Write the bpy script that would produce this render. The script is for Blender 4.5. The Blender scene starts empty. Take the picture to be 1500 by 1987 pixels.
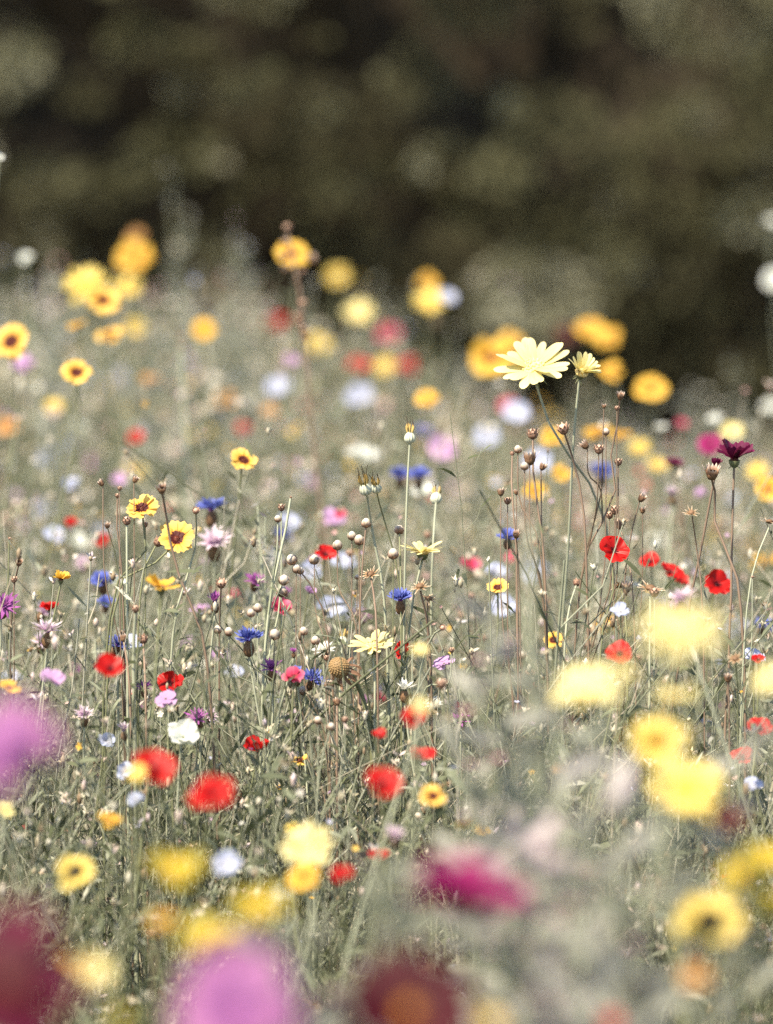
import bpy, math, random
import numpy as np
from mathutils import Vector, Matrix, Euler

C = bpy.context.scene.collection
SC = bpy.context.scene
random.seed(11)
RNG = np.random.default_rng(11)
rad = math.radians

# ------------------------------------------------------------------ camera, sky, sun, exposure
CAM_Z, PITCH, FOCUS, KPX = 0.87, math.atan(0.058), 3.73, 1.3405e-4
cam_data = bpy.data.cameras.new('camera')
cam = bpy.data.objects.new('camera', cam_data)
C.objects.link(cam)
cam.location = (0, 0, CAM_Z)
cam.rotation_euler = (math.pi / 2 - PITCH, 0, 0)
cam_data.sensor_fit = 'VERTICAL'
cam_data.sensor_height = 36
cam_data.lens = 36 / (KPX * 1987)
cam_data.clip_start = 0.05
cam_data.clip_end = 500
cam_data.dof.use_dof = True
cam_data.dof.focus_distance = FOCUS
cam_data.dof.aperture_fstop = 2.8
SC.camera = cam

SUN_EL, SUN_AZ = rad(54), rad(-138)        # azimuth measured from +Y towards +X: light comes from the left, a little behind
world = bpy.data.worlds.new('World')
SC.world = world
world.use_nodes = True
wn = world.node_tree.nodes
sky = wn.new('ShaderNodeTexSky')
sky.sky_type = 'NISHITA'
sky.sun_disc = False
sky.sun_elevation = SUN_EL
sky.sun_rotation = SUN_AZ
bg = wn['Background']
bg.inputs['Strength'].default_value = 0.10
world.node_tree.links.new(sky.outputs[0], bg.inputs['Color'])
sun_data = bpy.data.lights.new('sun', 'SUN')
sun_data.energy = 5.0
sun_data.angle = rad(0.5)
sun_data.color = (1.0, 0.87, 0.67)
sun = bpy.data.objects.new('sun', sun_data)
C.objects.link(sun)
sdir = Vector((math.sin(SUN_AZ) * math.cos(SUN_EL), math.cos(SUN_AZ) * math.cos(SUN_EL), math.sin(SUN_EL)))
sun.rotation_euler = sdir.to_track_quat('Z', 'Y').to_euler()
sun.location = (-6, -3, 10)
vs = SC.view_settings
vs.view_transform = 'Standard'
vs.look = 'None'
vs.gamma = 1
vs.use_curve_mapping = False
vs.exposure = 1.3
SC.cycles.max_bounces = 6
SC.cycles.diffuse_bounces = 3
SC.cycles.transmission_bounces = 4
SC.cycles.transparent_max_bounces = 4
SC.cycles.use_denoising = False

FWD = Vector((0, math.cos(PITCH), -math.sin(PITCH)))
UP = Vector((0, math.sin(PITCH), math.cos(PITCH)))


def at(px, py, d):
    """A point of the meadow, d metres in front of the camera."""
    return Vector((0, 0, CAM_Z)) + FWD * d + Vector((1, 0, 0)) * ((px - 750) * KPX * d) + UP * ((993.5 - py) * KPX * d)


# ------------------------------------------------------------------ materials
def leafy(name, stops, attr='t', transl=0.3, rough=0.6, streak=0.12, spec=0.25, tr_gain=1.15, objvar=0.08):
    """Petal / leaf surface: colour along attribute ATTR, fine streaks, partly translucent."""
    m = bpy.data.materials.new(name)
    m.use_nodes = True
    N, L = m.node_tree.nodes, m.node_tree.links
    p = N['Principled BSDF']
    out = N['Material Output']
    a = N.new('ShaderNodeAttribute'); a.attribute_name = attr
    r = N.new('ShaderNodeValToRGB')
    el = r.color_ramp.elements
    el[0].position, el[0].color = stops[0][0], (*stops[0][1], 1)
    el[1].position, el[1].color = stops[-1][0], (*stops[-1][1], 1)
    for pos, col in stops[1:-1]:
        e = el.new(pos); e.color = (*col, 1)
    # a little wobble so that bands have uneven edges
    tc = N.new('ShaderNodeTexCoord')
    nz = N.new('ShaderNodeTexNoise'); nz.inputs['Scale'].default_value = 9; nz.inputs['Detail'].default_value = 3
    L.new(tc.outputs['Object'], nz.inputs['Vector'])
    w = N.new('ShaderNodeMath'); w.operation = 'MULTIPLY_ADD'
    w.inputs[1].default_value = streak
    L.new(nz.outputs['Fac'], w.inputs[0])
    sub = N.new('ShaderNodeMath'); sub.operation = 'SUBTRACT'; sub.inputs[1].default_value = streak * 0.5
    L.new(a.outputs['Fac'], sub.inputs[0])
    L.new(sub.outputs[0], w.inputs[2])
    L.new(w.outputs[0], r.inputs['Fac'])
    hsv = N.new('ShaderNodeHueSaturation')
    oi = N.new('ShaderNodeObjectInfo')
    mr = N.new('ShaderNodeMapRange')
    mr.inputs['To Min'].default_value = 1 - objvar * 2
    mr.inputs['To Max'].default_value = 1 + objvar
    L.new(oi.outputs['Random'], mr.inputs['Value'])
    nz2 = N.new('ShaderNodeTexNoise'); nz2.inputs['Scale'].default_value = 30; nz2.inputs['Detail'].default_value = 2
    mp = N.new('ShaderNodeMapping'); mp.inputs['Scale'].default_value = (0.12, 1.3, 0.12) if attr == 't' else (1, 1, 1)
    L.new(tc.outputs['Object'], mp.inputs['Vector']); L.new(mp.outputs[0], nz2.inputs['Vector'])
    mr2 = N.new('ShaderNodeMapRange')
    mr2.inputs['From Min'].default_value = 0.3; mr2.inputs['From Max'].default_value = 0.7
    mr2.inputs['To Min'].default_value = 0.82; mr2.inputs['To Max'].default_value = 1.08
    L.new(nz2.outputs['Fac'], mr2.inputs['Value'])
    mu = N.new('ShaderNodeMath'); mu.operation = 'MULTIPLY'
    L.new(mr.outputs[0], mu.inputs[0]); L.new(mr2.outputs[0], mu.inputs[1])
    L.new(mu.outputs[0], hsv.inputs['Value'])
    L.new(r.outputs['Color'], hsv.inputs['Color'])
    L.new(hsv.outputs['Color'], p.inputs['Base Color'])
    p.inputs['Roughness'].default_value = rough
    p.inputs['Specular IOR Level'].default_value = spec
    if transl > 0:
        t = N.new('ShaderNodeBsdfTranslucent')
        g = N.new('ShaderNodeMix'); g.data_type = 'RGBA'; g.blend_type = 'MULTIPLY'
        g.inputs['Factor'].default_value = 1
        g.inputs[7].default_value = (tr_gain, tr_gain, tr_gain * 0.9, 1)
        L.new(hsv.outputs['Color'], g.inputs[6])
        L.new(g.outputs[2], t.inputs['Color'])
        mx = N.new('ShaderNodeMixShader'); mx.inputs['Fac'].default_value = transl
        L.new(p.outputs[0], mx.inputs[1]); L.new(t.outputs[0], mx.inputs[2])
        L.new(mx.outputs[0], out.inputs['Surface'])
    return m


def two(name, a, b, transl=0.3, **k):
    return leafy(name, [(0.0, a), (1.0, b)], transl=transl, **k)


M = {}
MAROON = (0.075, 0.008, 0.008)
M['core'] = leafy('coreopsis_petal', [(0, MAROON), (0.40, MAROON), (0.46, (0.72, 0.36, 0.04)), (0.62, (0.80, 0.50, 0.10)), (1, (0.82, 0.57, 0.16))], streak=0.22)
M['gold'] = leafy('golden_petal', [(0, (0.16, 0.04, 0.01)), (0.26, (0.26, 0.07, 0.01)), (0.38, (0.66, 0.34, 0.03)), (1, (0.76, 0.50, 0.08))], streak=0.16)
M['yell'] = leafy('yellow_petal', [(0, (0.45, 0.18, 0.02)), (0.28, (0.60, 0.33, 0.04)), (0.45, (0.74, 0.55, 0.11)), (1, (0.77, 0.63, 0.20))], streak=0.12)
M['orng'] = two('orange_petal', (0.36, 0.13, 0.03), (0.58, 0.34, 0.13))
M['dais'] = leafy('pale_daisy_petal', [(0, (0.70, 0.52, 0.13)), (0.3, (0.75, 0.65, 0.25)), (1, (0.76, 0.69, 0.36))])
M['redf'] = leafy('red_flax_petal', [(0, (0.05, 0.004, 0.008)), (0.17, (0.12, 0.004, 0.006)), (0.28, (0.36, 0.006, 0.006)), (1, (0.54, 0.011, 0.008))], rough=0.45, tr_gain=1.15)
M['pnkr'] = leafy('crimson_pink_petal', [(0, (0.34, 0.008, 0.03)), (0.5, (0.55, 0.03, 0.10)), (1, (0.62, 0.16, 0.25))])
M['corn'] = leafy('cornflower_floret', [(0, (0.16, 0.08, 0.34)), (0.5, (0.10, 0.125, 0.44)), (1, (0.14, 0.18, 0.52))])
M['cinn'] = two('cornflower_inner_floret', (0.10, 0.03, 0.30), (0.25, 0.06, 0.42))
M['ever'] = leafy('everlasting_petal', [(0, (0.52, 0.34, 0.52)), (0.35, (0.38, 0.13, 0.38)), (1, (0.30, 0.075, 0.30))])
M['epal'] = leafy('silvery_everlasting_petal', [(0, (0.48, 0.19, 0.46)), (0.5, (0.60, 0.45, 0.58)), (1, (0.70, 0.64, 0.66))])
M['ewhi'] = leafy('white_everlasting_petal', [(0, (0.74, 0.72, 0.62)), (1, (0.86, 0.87, 0.86))])
M['whit'] = two('white_flax_petal', (0.58, 0.62, 0.54), (0.72, 0.74, 0.72))
M['blue'] = two('pale_blue_flax_petal', (0.50, 0.50, 0.58), (0.42, 0.48, 0.68))
M['lila'] = two('lilac_petal', (0.46, 0.26, 0.48), (0.52, 0.34, 0.56))
M['maro'] = leafy('maroon_petal', [(0, (0.04, 0.004, 0.010)), (0.5, (0.085, 0.005, 0.030)), (1, (0.13, 0.009, 0.055))], rough=0.5)
M['mred'] = leafy('mahogany_petal', [(0, (0.05, 0.005, 0.005)), (1, (0.062, 0.003, 0.011))])
M['crim'] = leafy('dark_crimson_petal', [(0, (0.04, 0.001, 0.005)), (0.7, (0.075, 0.001, 0.014)), (1, (0.13, 0.002, 0.045))])
M['mage'] = two('magenta_petal', (0.18, 0.003, 0.06), (0.31, 0.004, 0.125))
M['pink'] = two('pink_cosmos_petal', (0.29, 0.09, 0.27), (0.34, 0.135, 0.31))
M['disc'] = two('golden_disc', (0.62, 0.32, 0.04), (0.80, 0.58, 0.14), transl=0)
M['disc_dry'] = two('dry_cone', (0.20, 0.13, 0.06), (0.42, 0.28, 0.13), transl=0)
M['amber'] = two('amber_disc', (0.34, 0.11, 0.01), (0.55, 0.24, 0.03), transl=0)
M['hole'] = two('dark_olive_disc', (0.025, 0.025, 0.012), (0.06, 0.045, 0.02), transl=0)
M['pdis'] = two('pale_gold_disc', (0.72, 0.50, 0.16), (0.86, 0.70, 0.34), transl=0)
M['dark'] = two('maroon_disc', (0.035, 0.008, 0.006), (0.16, 0.035, 0.018), transl=0)
M['stam'] = two('dark_stamens', (0.04, 0.006, 0.012), (0.10, 0.02, 0.03), transl=0)
M['calx'] = two('green_calyx', (0.09, 0.11, 0.05), (0.17, 0.18, 0.09), transl=0)
M['bclx'] = two('brown_calyx', (0.10, 0.055, 0.03), (0.24, 0.14, 0.075), transl=0)
M['stem'] = two('green_stem', (0.13, 0.15, 0.08), (0.19, 0.20, 0.11), transl=0)
M['pstm'] = two('pale_grey_green_stem', (0.30, 0.33, 0.22), (0.36, 0.38, 0.28), transl=0)
M['bstm'] = two('brown_stem', (0.15, 0.115, 0.075), (0.24, 0.17, 0.125), transl=0)
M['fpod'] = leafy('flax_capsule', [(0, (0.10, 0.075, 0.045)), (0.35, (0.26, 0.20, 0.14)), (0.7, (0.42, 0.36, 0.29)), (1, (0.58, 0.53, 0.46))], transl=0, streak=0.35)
M['rpod'] = leafy('ribbed_pod', [(0, (0.17, 0.20, 0.11)), (0.4, (0.44, 0.47, 0.35)), (1, (0.60, 0.61, 0.48))], transl=0)
M['toot'] = leafy('pod_teeth', [(0, (0.45, 0.36, 0.14)), (0.45, (0.50, 0.33, 0.10)), (0.6, (0.06, 0.045, 0.03)), (1, (0.06, 0.045, 0.03))], transl=0.1)
M['brac'] = leafy('dry_bracts', [(0, (0.14, 0.07, 0.04)), (0.5, (0.38, 0.23, 0.15)), (1, (0.72, 0.62, 0.54))], transl=0.2, streak=0.3)
M['star'] = leafy('dry_star', [(0, (0.15, 0.075, 0.03)), (0.5, (0.35, 0.22, 0.12)), (1, (0.70, 0.60, 0.48))], transl=0.15)
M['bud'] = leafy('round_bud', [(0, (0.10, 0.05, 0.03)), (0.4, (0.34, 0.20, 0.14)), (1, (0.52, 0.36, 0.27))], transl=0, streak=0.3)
M['leaf'] = two('leaf', (0.12, 0.14, 0.075), (0.22, 0.24, 0.15), transl=0.35)
M['slvr'] = leafy('silvery_foliage', [(0, (0.20, 0.215, 0.155)), (0.45, (0.33, 0.34, 0.285)), (0.8, (0.42, 0.40, 0.385)), (1, (0.46, 0.38, 0.42))], attr='c', transl=0.35)
GREENS = [(0, (0.066, 0.078, 0.038)), (0.3, (0.145, 0.162, 0.092)), (0.55, (0.275, 0.295, 0.21)), (0.78, (0.43, 0.44, 0.365)), (0.90, (0.45, 0.40, 0.30)), (1, (0.58, 0.54, 0.45))]
M['gras'] = leafy('meadow_grass', GREENS, attr='c', transl=0.3, streak=0.05)
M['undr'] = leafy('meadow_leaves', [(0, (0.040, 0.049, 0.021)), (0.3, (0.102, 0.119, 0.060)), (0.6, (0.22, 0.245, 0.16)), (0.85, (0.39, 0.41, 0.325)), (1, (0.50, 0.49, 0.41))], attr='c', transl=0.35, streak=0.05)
M['seed'] = leafy('meadow_seed_heads', [(0, (0.12, 0.075, 0.045)), (0.2, (0.26, 0.19, 0.12)), (0.42, (0.42, 0.38, 0.27)), (0.72, (0.60, 0.58, 0.48)), (0.88, (0.54, 0.43, 0.36)), (0.96, (0.56, 0.46, 0.50)), (1, (0.56, 0.57, 0.62))], attr='c', transl=0.1, streak=0.05)
M['tiny'] = leafy('tiny_blossoms', [(0, (0.66, 0.36, 0.03)), (0.16, (0.74, 0.55, 0.14)), (0.17, (0.70, 0.70, 0.66)), (0.40, (0.72, 0.66, 0.58)), (0.41, (0.44, 0.50, 0.70)), (0.56, (0.52, 0.52, 0.68)), (0.57, (0.50, 0.32, 0.52)), (0.72, (0.56, 0.42, 0.54)), (0.73, (0.58, 0.34, 0.34)), (0.88, (0.60, 0.44, 0.40)), (0.9, (0.50, 0.02, 0.02)), (1, (0.56, 0.10, 0.12))], attr='c', transl=0.3, streak=0.0)
M['mauv'] = leafy('mauve_blossoms', [(0, (0.44, 0.36, 0.44)), (0.5, (0.46, 0.30, 0.42)), (1, (0.44, 0.16, 0.24))], attr='c', transl=0.3)
M['must'] = leafy('mustard_petal', [(0, (0.30, 0.16, 0.01)), (0.4, (0.46, 0.35, 0.02)), (1, (0.56, 0.45, 0.05))])
M['hedg'] = leafy('hedge_leaves', [(0, (0.052, 0.046, 0.026)), (0.30, (0.098, 0.098, 0.050)), (0.68, (0.21, 0.21, 0.125)), (1, (0.42, 0.42, 0.33))], attr='c', transl=0.2, streak=0.05, spec=0.1, rough=0.8)
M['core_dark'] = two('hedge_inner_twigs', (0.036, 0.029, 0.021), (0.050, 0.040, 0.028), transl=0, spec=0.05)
M['bark'] = two('hedge_bark', (0.020, 0.015, 0.010), (0.035, 0.026, 0.018), transl=0)


def soil():
    m = bpy.data.materials.new('meadow_soil')
    m.use_nodes = True
    N, L = m.node_tree.nodes, m.node_tree.links
    p = N['Principled BSDF']
    tc = N.new('ShaderNodeTexCoord')
    nz = N.new('ShaderNodeTexNoise'); nz.inputs['Scale'].default_value = 7; nz.inputs['Detail'].default_value = 8
    r = N.new('ShaderNodeValToRGB')
    r.color_ramp.elements[0].color = (0.03, 0.024, 0.015, 1)
    r.color_ramp.elements[1].color = (0.10, 0.095, 0.05, 1)
    b = N.new('ShaderNodeBump'); b.inputs['Strength'].default_value = 0.6
    L.new(tc.outputs['Object'], nz.inputs['Vector'])
    L.new(nz.outputs['Fac'], r.inputs['Fac']); L.new(r.outputs[0], p.inputs['Base Color'])
    L.new(nz.outputs['Fac'], b.inputs['Height']); L.new(b.outputs[0], p.inputs['Normal'])
    p.inputs['Roughness'].default_value = 0.95
    return m


M['soil'] = soil()


# ------------------------------------------------------------------ mesh helpers
class Geo:
    """Collects vertices, faces and one float per vertex per attribute."""
    def __init__(self):
        self.v, self.q, self.t, self.n, self.a = [], [], [], 0, []

    def add(self, v, quads=None, tris=None, a=None):
        v = np.asarray(v, np.float32).reshape(-1, 3)
        if quads is not None and len(quads):
            self.q.append(np.asarray(quads, np.int32).reshape(-1, 4) + self.n)
        if tris is not None and len(tris):
            self.t.append(np.asarray(tris, np.int32).reshape(-1, 3) + self.n)
        self.v.append(v)
        self.a.append(np.full(len(v), 0.5, np.float32) if a is None else np.broadcast_to(np.asarray(a, np.float32), (len(v),)).copy())
        self.n += len(v)
        return self

    def mesh(self, name, mat, attr='t', smooth=True):
        me = bpy.data.meshes.new(name)
        v = np.concatenate(self.v)
        q = np.concatenate(self.q) if self.q else np.zeros((0, 4), np.int32)
        t = np.concatenate(self.t) if self.t else np.zeros((0, 3), np.int32)
        loops = np.concatenate([q.ravel(), t.ravel()]).astype(np.int32)
        starts = np.concatenate([np.arange(len(q)) * 4, len(q) * 4 + np.arange(len(t)) * 3]).astype(np.int32)
        me.vertices.add(len(v)); me.vertices.foreach_set('co', v.ravel())
        me.loops.add(len(loops)); me.loops.foreach_set('vertex_index', loops)
        me.polygons.add(len(starts)); me.polygons.foreach_set('loop_start', starts)
        me.polygons.foreach_set('use_smooth', np.full(len(starts), smooth, bool))
        at_ = me.attributes.new(attr, 'FLOAT', 'POINT')
        at_.data.foreach_set('value', np.concatenate(self.a))
        me.update(calc_edges=True)
        me.validate()
        me.materials.append(mat)
        return me


def obj(name, me, parent=None):
    o = bpy.data.objects.new(name, me)
    C.objects.link(o)
    if parent is not None:
        o.parent = parent
    return o


def tag(o, label, cat=None, group=None, kind=None):
    o['label'] = label
    if cat: o['category'] = cat
    if group: o['group'] = group
    if kind: o['kind'] = kind
    return o


def thing(name, loc, label, cat, group=None):
    o = bpy.data.objects.new(name, None)
    C.objects.link(o)
    o.location = loc
    o.empty_display_size = 0.02
    return tag(o, label, cat, group)


def norm(a):
    return a / np.maximum(np.linalg.norm(a, axis=-1, keepdims=True), 1e-9)


def tubes(geo, P, R, sides=4, a=None):
    """P (n,k,3) centre lines, R (n,k) radii."""
    P = np.asarray(P, np.float64); R = np.asarray(R, np.float64)
    n, k, _ = P.shape
    T = norm(np.gradient(P, axis=1))
    ref = np.where(np.abs(T[..., 1:2]) > 0.9, np.array([1.0, 0, 0]), np.array([0, 1.0, 0]))
    A = norm(np.cross(T, ref)); B = np.cross(T, A)
    ang = np.arange(sides) * 2 * math.pi / sides
    V = P[:, :, None, :] + R[:, :, None, None] * (np.cos(ang)[None, None, :, None] * A[:, :, None, :] + np.sin(ang)[None, None, :, None] * B[:, :, None, :])
    i = np.arange(n)[:, None, None] * (k * sides)
    j = np.arange(k - 1)[None, :, None] * sides
    s = np.arange(sides)[None, None, :]
    s2 = (s + 1) % sides
    q = np.stack([i + j + s, i + j + s2, i + j + sides + s2, i + j + sides + s], -1)
    if a is None:
        av = np.broadcast_to(np.linspace(0, 1, k)[None, :, None], (n, k, sides)).ravel()
    else:
        av = np.broadcast_to(np.asarray(a)[:, None, None], (n, k, sides)).ravel()
    geo.add(V, quads=q, a=av)


def blades(geo, base, d, L, W, sag, c, side=None, fold=0.25):
    """n small leaves: base (n,3), direction (n,3), length, half width, tip sag; each a folded lance of six vertices."""
    n = len(base)
    d = norm(d)
    rnd = RNG.normal(size=(n, 3)) if side is None else side
    s = norm(np.cross(d, rnd)); up = np.cross(s, d)
    L = np.broadcast_to(L, (n,))[:, None]; W = np.broadcast_to(W, (n,))[:, None]; sag = np.broadcast_to(sag, (n,))[:, None]
    down = np.array([0, 0, -1.0])
    m1 = base + d * L * 0.35 + down * sag * L * 0.12
    m2 = base + d * L * 0.70 + down * sag * L * 0.45
    tip = base + d * L + down * sag * L
    V = np.stack([base, m1 - s * W + up * W * fold, m1 + s * W + up * W * fold, m2 - s * W * 0.8 + up * W * fold, m2 + s * W * 0.8 + up * W * fold, tip], 1)
    o = np.arange(n)[:, None] * 6
    tri = np.concatenate([o + np.array([[0, 2, 1]]), o + np.array([[3, 4, 5]])])
    quad = o + np.array([[1, 2, 4, 3]])
    geo.add(V, quads=quad, tris=tri, a=np.repeat(c, 6))


ICO = None


def ico(sub=2):
    """A unit sphere as (vertices, triangles)."""
    import bmesh
    bm = bmesh.new()
    bmesh.ops.create_icosphere(bm, subdivisions=sub, radius=1)
    v = np.array([x.co for x in bm.verts]); f = np.array([[q.index for q in x.verts] for x in bm.faces])
    bm.free()
    return v, f


I1, I2, I3 = ico(1), ico(2), ico(3)


def lathe(geo, prof, seg=14, rib=0.0, ribs=10, a=None):
    """prof: (radius, z) from bottom to top."""
    prof = np.array(prof, float)
    k = len(prof)
    ang = np.arange(seg) * 2 * math.pi / seg
    f = 1 + rib * np.cos(ang * ribs)
    V = np.stack([prof[:, :1] * (np.cos(ang) * f)[None], prof[:, :1] * (np.sin(ang) * f)[None], np.repeat(prof[:, 1:], seg, 1)], -1)
    j = np.arange(k - 1)[:, None] * seg; s = np.arange(seg)[None]; s2 = (s + 1) % seg
    q = np.stack([j + s, j + s2, j + seg + s2, j + seg + s], -1)
    av = np.repeat(np.linspace(0, 1, k) if a is None else np.asarray(a, float), seg)
    geo.add(V, quads=q, a=av)


def xf(V, rz=0.0, ry=0.0, rx=0.0, s=1.0, t=(0, 0, 0)):
    m = np.array(Euler((rx, ry, rz)).to_matrix())
    return (np.asarray(V) * s) @ m.T + np.array(t)


def petal(nu, nv, w, tip, bend=(0, 0), cup=0.0, wave=0.0, seed=0, r0=0.0):
    """One petal lying along +X, radius 1: half width w(u), length factor tip(s). Returns V, quads, t."""
    rg = np.random.default_rng(seed)
    u = np.sin(np.linspace(0, 1, nu) * math.pi / 2)[:, None]; s = np.linspace(-1, 1, nv)[None, :]
    x = r0 + (1 - r0) * u * np.array([[tip(v) for v in s[0]]])
    y = s * np.array([[w(q)] for q in u[:, 0]])
    ph = rg.uniform(0, 6.28, 3)
    z = bend[0] * u + bend[1] * u ** 2 + cup * (s ** 2) * u + wave * u * (np.sin(s * 5 + ph[0]) * 0.6 + np.sin(s * 9 + u * 4 + ph[1]) * 0.4)
    z = z + 0.02 * np.cos(s * math.pi * 3) * u
    V = np.stack([x + 0 * y, y + 0 * x, z + 0 * x], -1).reshape(-1, 3)
    i = np.arange(nu - 1)[:, None] * nv; j = np.arange(nv - 1)[None]
    q = np.stack([i + j, i + nv + j, i + nv + j + 1, i + j + 1], -1).reshape(-1, 4)
    return V, q, np.repeat(u[:, 0], nv)


def cos3(s): return abs(math.cos(1.5 * math.pi * s))


def strap(u): return 0.128 * min(1, (u * 2.2 + 0.05) ** 0.6) * (math.sqrt(max(0.0, 1 - ((u - 0.78) / 0.22) ** 2)) if u > 0.78 else 1)


SHAPES = {
    'core': dict(n=8, rings=[(0, 12, 1.0)], nu=9, nv=11, w=lambda u: 0.07 + 0.37 * u ** 0.85, tip=lambda s: 0.86 - 0.10 * s * s + 0.14 * cos3(s), cup=0.06, wave=0.07),
    'dais': dict(n=20, rings=[(0, 14, 1.0)], nu=10, nv=5, w=strap, tip=lambda s: 1.0, cup=0.03, wave=0.015),
    'flax': dict(n=5, rings=[(0, 24, 1.0)], nu=9, nv=11, w=lambda u: 0.08 + 0.53 * math.sin(u * 2.0) ** 0.8, tip=lambda s: 1 - 0.30 * s * s, cup=0.12, wave=0.10),
    'ever': dict(n=13, rings=[(0, 22, 1.0), (0.5, 45, 0.82), (0.2, 66, 0.6)], nu=7, nv=3, w=lambda u: 0.005 + 0.12 * math.sin(math.pi * min(1, u * 0.96 + 0.02) ** 0.8), tip=lambda s: 1.0, cup=0.04, wave=0.0),
    'corn': dict(n=9, rings=[(0, 24, 1.0), (0.5, 48, 0.85)], nu=8, nv=13, w=lambda u: 0.035 + 0.33 * max(0, (u - 0.35) / 0.65) ** 1.3, tip=lambda s: 0.62 + 0.38 * cos3(s), cup=0.14, wave=0.03),
    'cosm': dict(n=8, rings=[(0, 8, 1.0)], nu=9, nv=9, w=lambda u: 0.08 + 0.34 * math.sin(math.pi * 0.62 * u) ** 0.9, tip=lambda s: 0.94 - 0.14 * s * s + 0.06 * cos3(s), cup=0.03, wave=0.05),
}


def disc_mesh(kind, mat, r, h, z=0.0):
    g = Geo()
    v, f = I3
    b = 1 + 0.05 * np.sin(v[:, 0:1] * 31) * np.sin(v[:, 1:2] * 29) * np.sin(v[:, 2:3] * 23 + 1)
    V = v * b * np.array([r, r, h]) + np.array([0, 0, z])
    g.add(V, tris=f, a=np.clip(0.5 + 0.5 * np.sin(v[:, 0] * 31) * np.sin(v[:, 1] * 29), 0, 1))
    if kind == 'florets':
        rg = np.random.default_rng(4)
        for k in range(46):                                    # the tiny tube florets of the disc
            rr = math.sqrt(rg.uniform(0, 1)) * 0.95; an = k * 2.4
            zz = h * math.sqrt(max(0, 1 - rr * rr)) + z
            vv = I1[0] * np.array([r * 0.11, r * 0.11, r * 0.20]) + np.array([r * rr * math.cos(an), r * rr * math.sin(an), zz])
            g.add(vv, tris=I1[1], a=np.full(len(vv), rg.uniform(0.3, 1)))
    if kind == 'stamens':
        for k in range(5):
            an = k * 1.2566 + 0.3
            P = [[(0, 0, z), (0.06 * math.cos(an), 0.06 * math.sin(an), z + 0.15), (0.17 * math.cos(an), 0.17 * math.sin(an), z + 0.30)]]
            tubes(g, P, [[0.02, 0.016, 0.03]], 4)
    return g.mesh('disc', mat)


def calyx_mesh(kind):
    g = Geo()
    if kind == 'cup':
        lathe(g, [(0.04, -0.34), (0.16, -0.27), (0.24, -0.12), (0.25, 0.0)], 12, 0.06, 8)
        for k in range(8):
            V, q, t = petal(4, 3, lambda u: 0.07 * (1 - u ** 2) + 0.004, lambda s: 1.0, (0, -0.2), 0.02)
            g.add(xf(V, rz=k * math.pi / 4, ry=0.5, s=0.36, t=(0.12 * math.cos(k * math.pi / 4), 0.12 * math.sin(k * math.pi / 4), -0.22)), quads=q, a=t)
    if kind == 'small':
        lathe(g, [(0.03, -0.22), (0.09, -0.14), (0.12, 0.0)], 10)
        for k in range(5):
            V, q, t = petal(4, 3, lambda u: 0.13 * (1 - u) * min(1, u * 4 + 0.4), lambda s: 1.0, (0, 0.15), 0.05)
            g.add(xf(V, rz=k * 1.2566 + 0.6, ry=-0.2, s=0.40, t=(0, 0, -0.12)), quads=q, a=t)
    if kind == 'egg':
        prof = [(0.06, -0.95), (0.22, -0.86), (0.32, -0.62), (0.31, -0.36), (0.21, -0.12), (0.16, 0.0)]
        lathe(g, prof, 14)
        for ring, (rr, zz) in enumerate([(0.27, -0.72), (0.32, -0.50), (0.27, -0.27)]):
            for k in range(8):                                 # overlapping scales
                an = k * math.pi / 4 + ring * 0.39
                V, q, t = petal(4, 3, lambda u: 0.11 * (1 - u * u) + 0.004, lambda s: 1.0, (0, 0.0), 0.0)
                g.add(xf(V, rz=an, ry=-1.38, s=0.24, t=((rr + 0.012) * math.cos(an), (rr + 0.012) * math.sin(an), zz)), quads=q, a=t)
    return g.mesh('calyx', M['bclx' if kind == 'egg' else 'calx'])


CALYX = {k: calyx_mesh(k) for k in ('cup', 'small', 'egg')}
D_GOLD = disc_mesh('florets', M['disc'], 0.26, 0.12, 0.02)
D_BIG = disc_mesh('florets', M['pdis'], 0.31, 0.13, 0.02)
D_HOLE = disc_mesh('florets', M['hole'], 0.42, 0.24, 0.07)
D_AMBER = disc_mesh('florets', M['amber'], 0.15, 0.11, 0.02)
D_DARK = disc_mesh('florets', M['dark'], 0.17, 0.10, 0.02)
D_BROWN = disc_mesh('florets', M['bclx'], 0.22, 0.11, 0.02)
D_STAM = disc_mesh('stamens', M['stam'], 0.08, 0.08, 0.02)
D_EVER = disc_mesh('florets', M['cinn'], 0.16, 0.22, 0.02)
D_PALE = disc_mesh('florets', M['calx'], 0.09, 0.07, 0.02)

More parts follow.
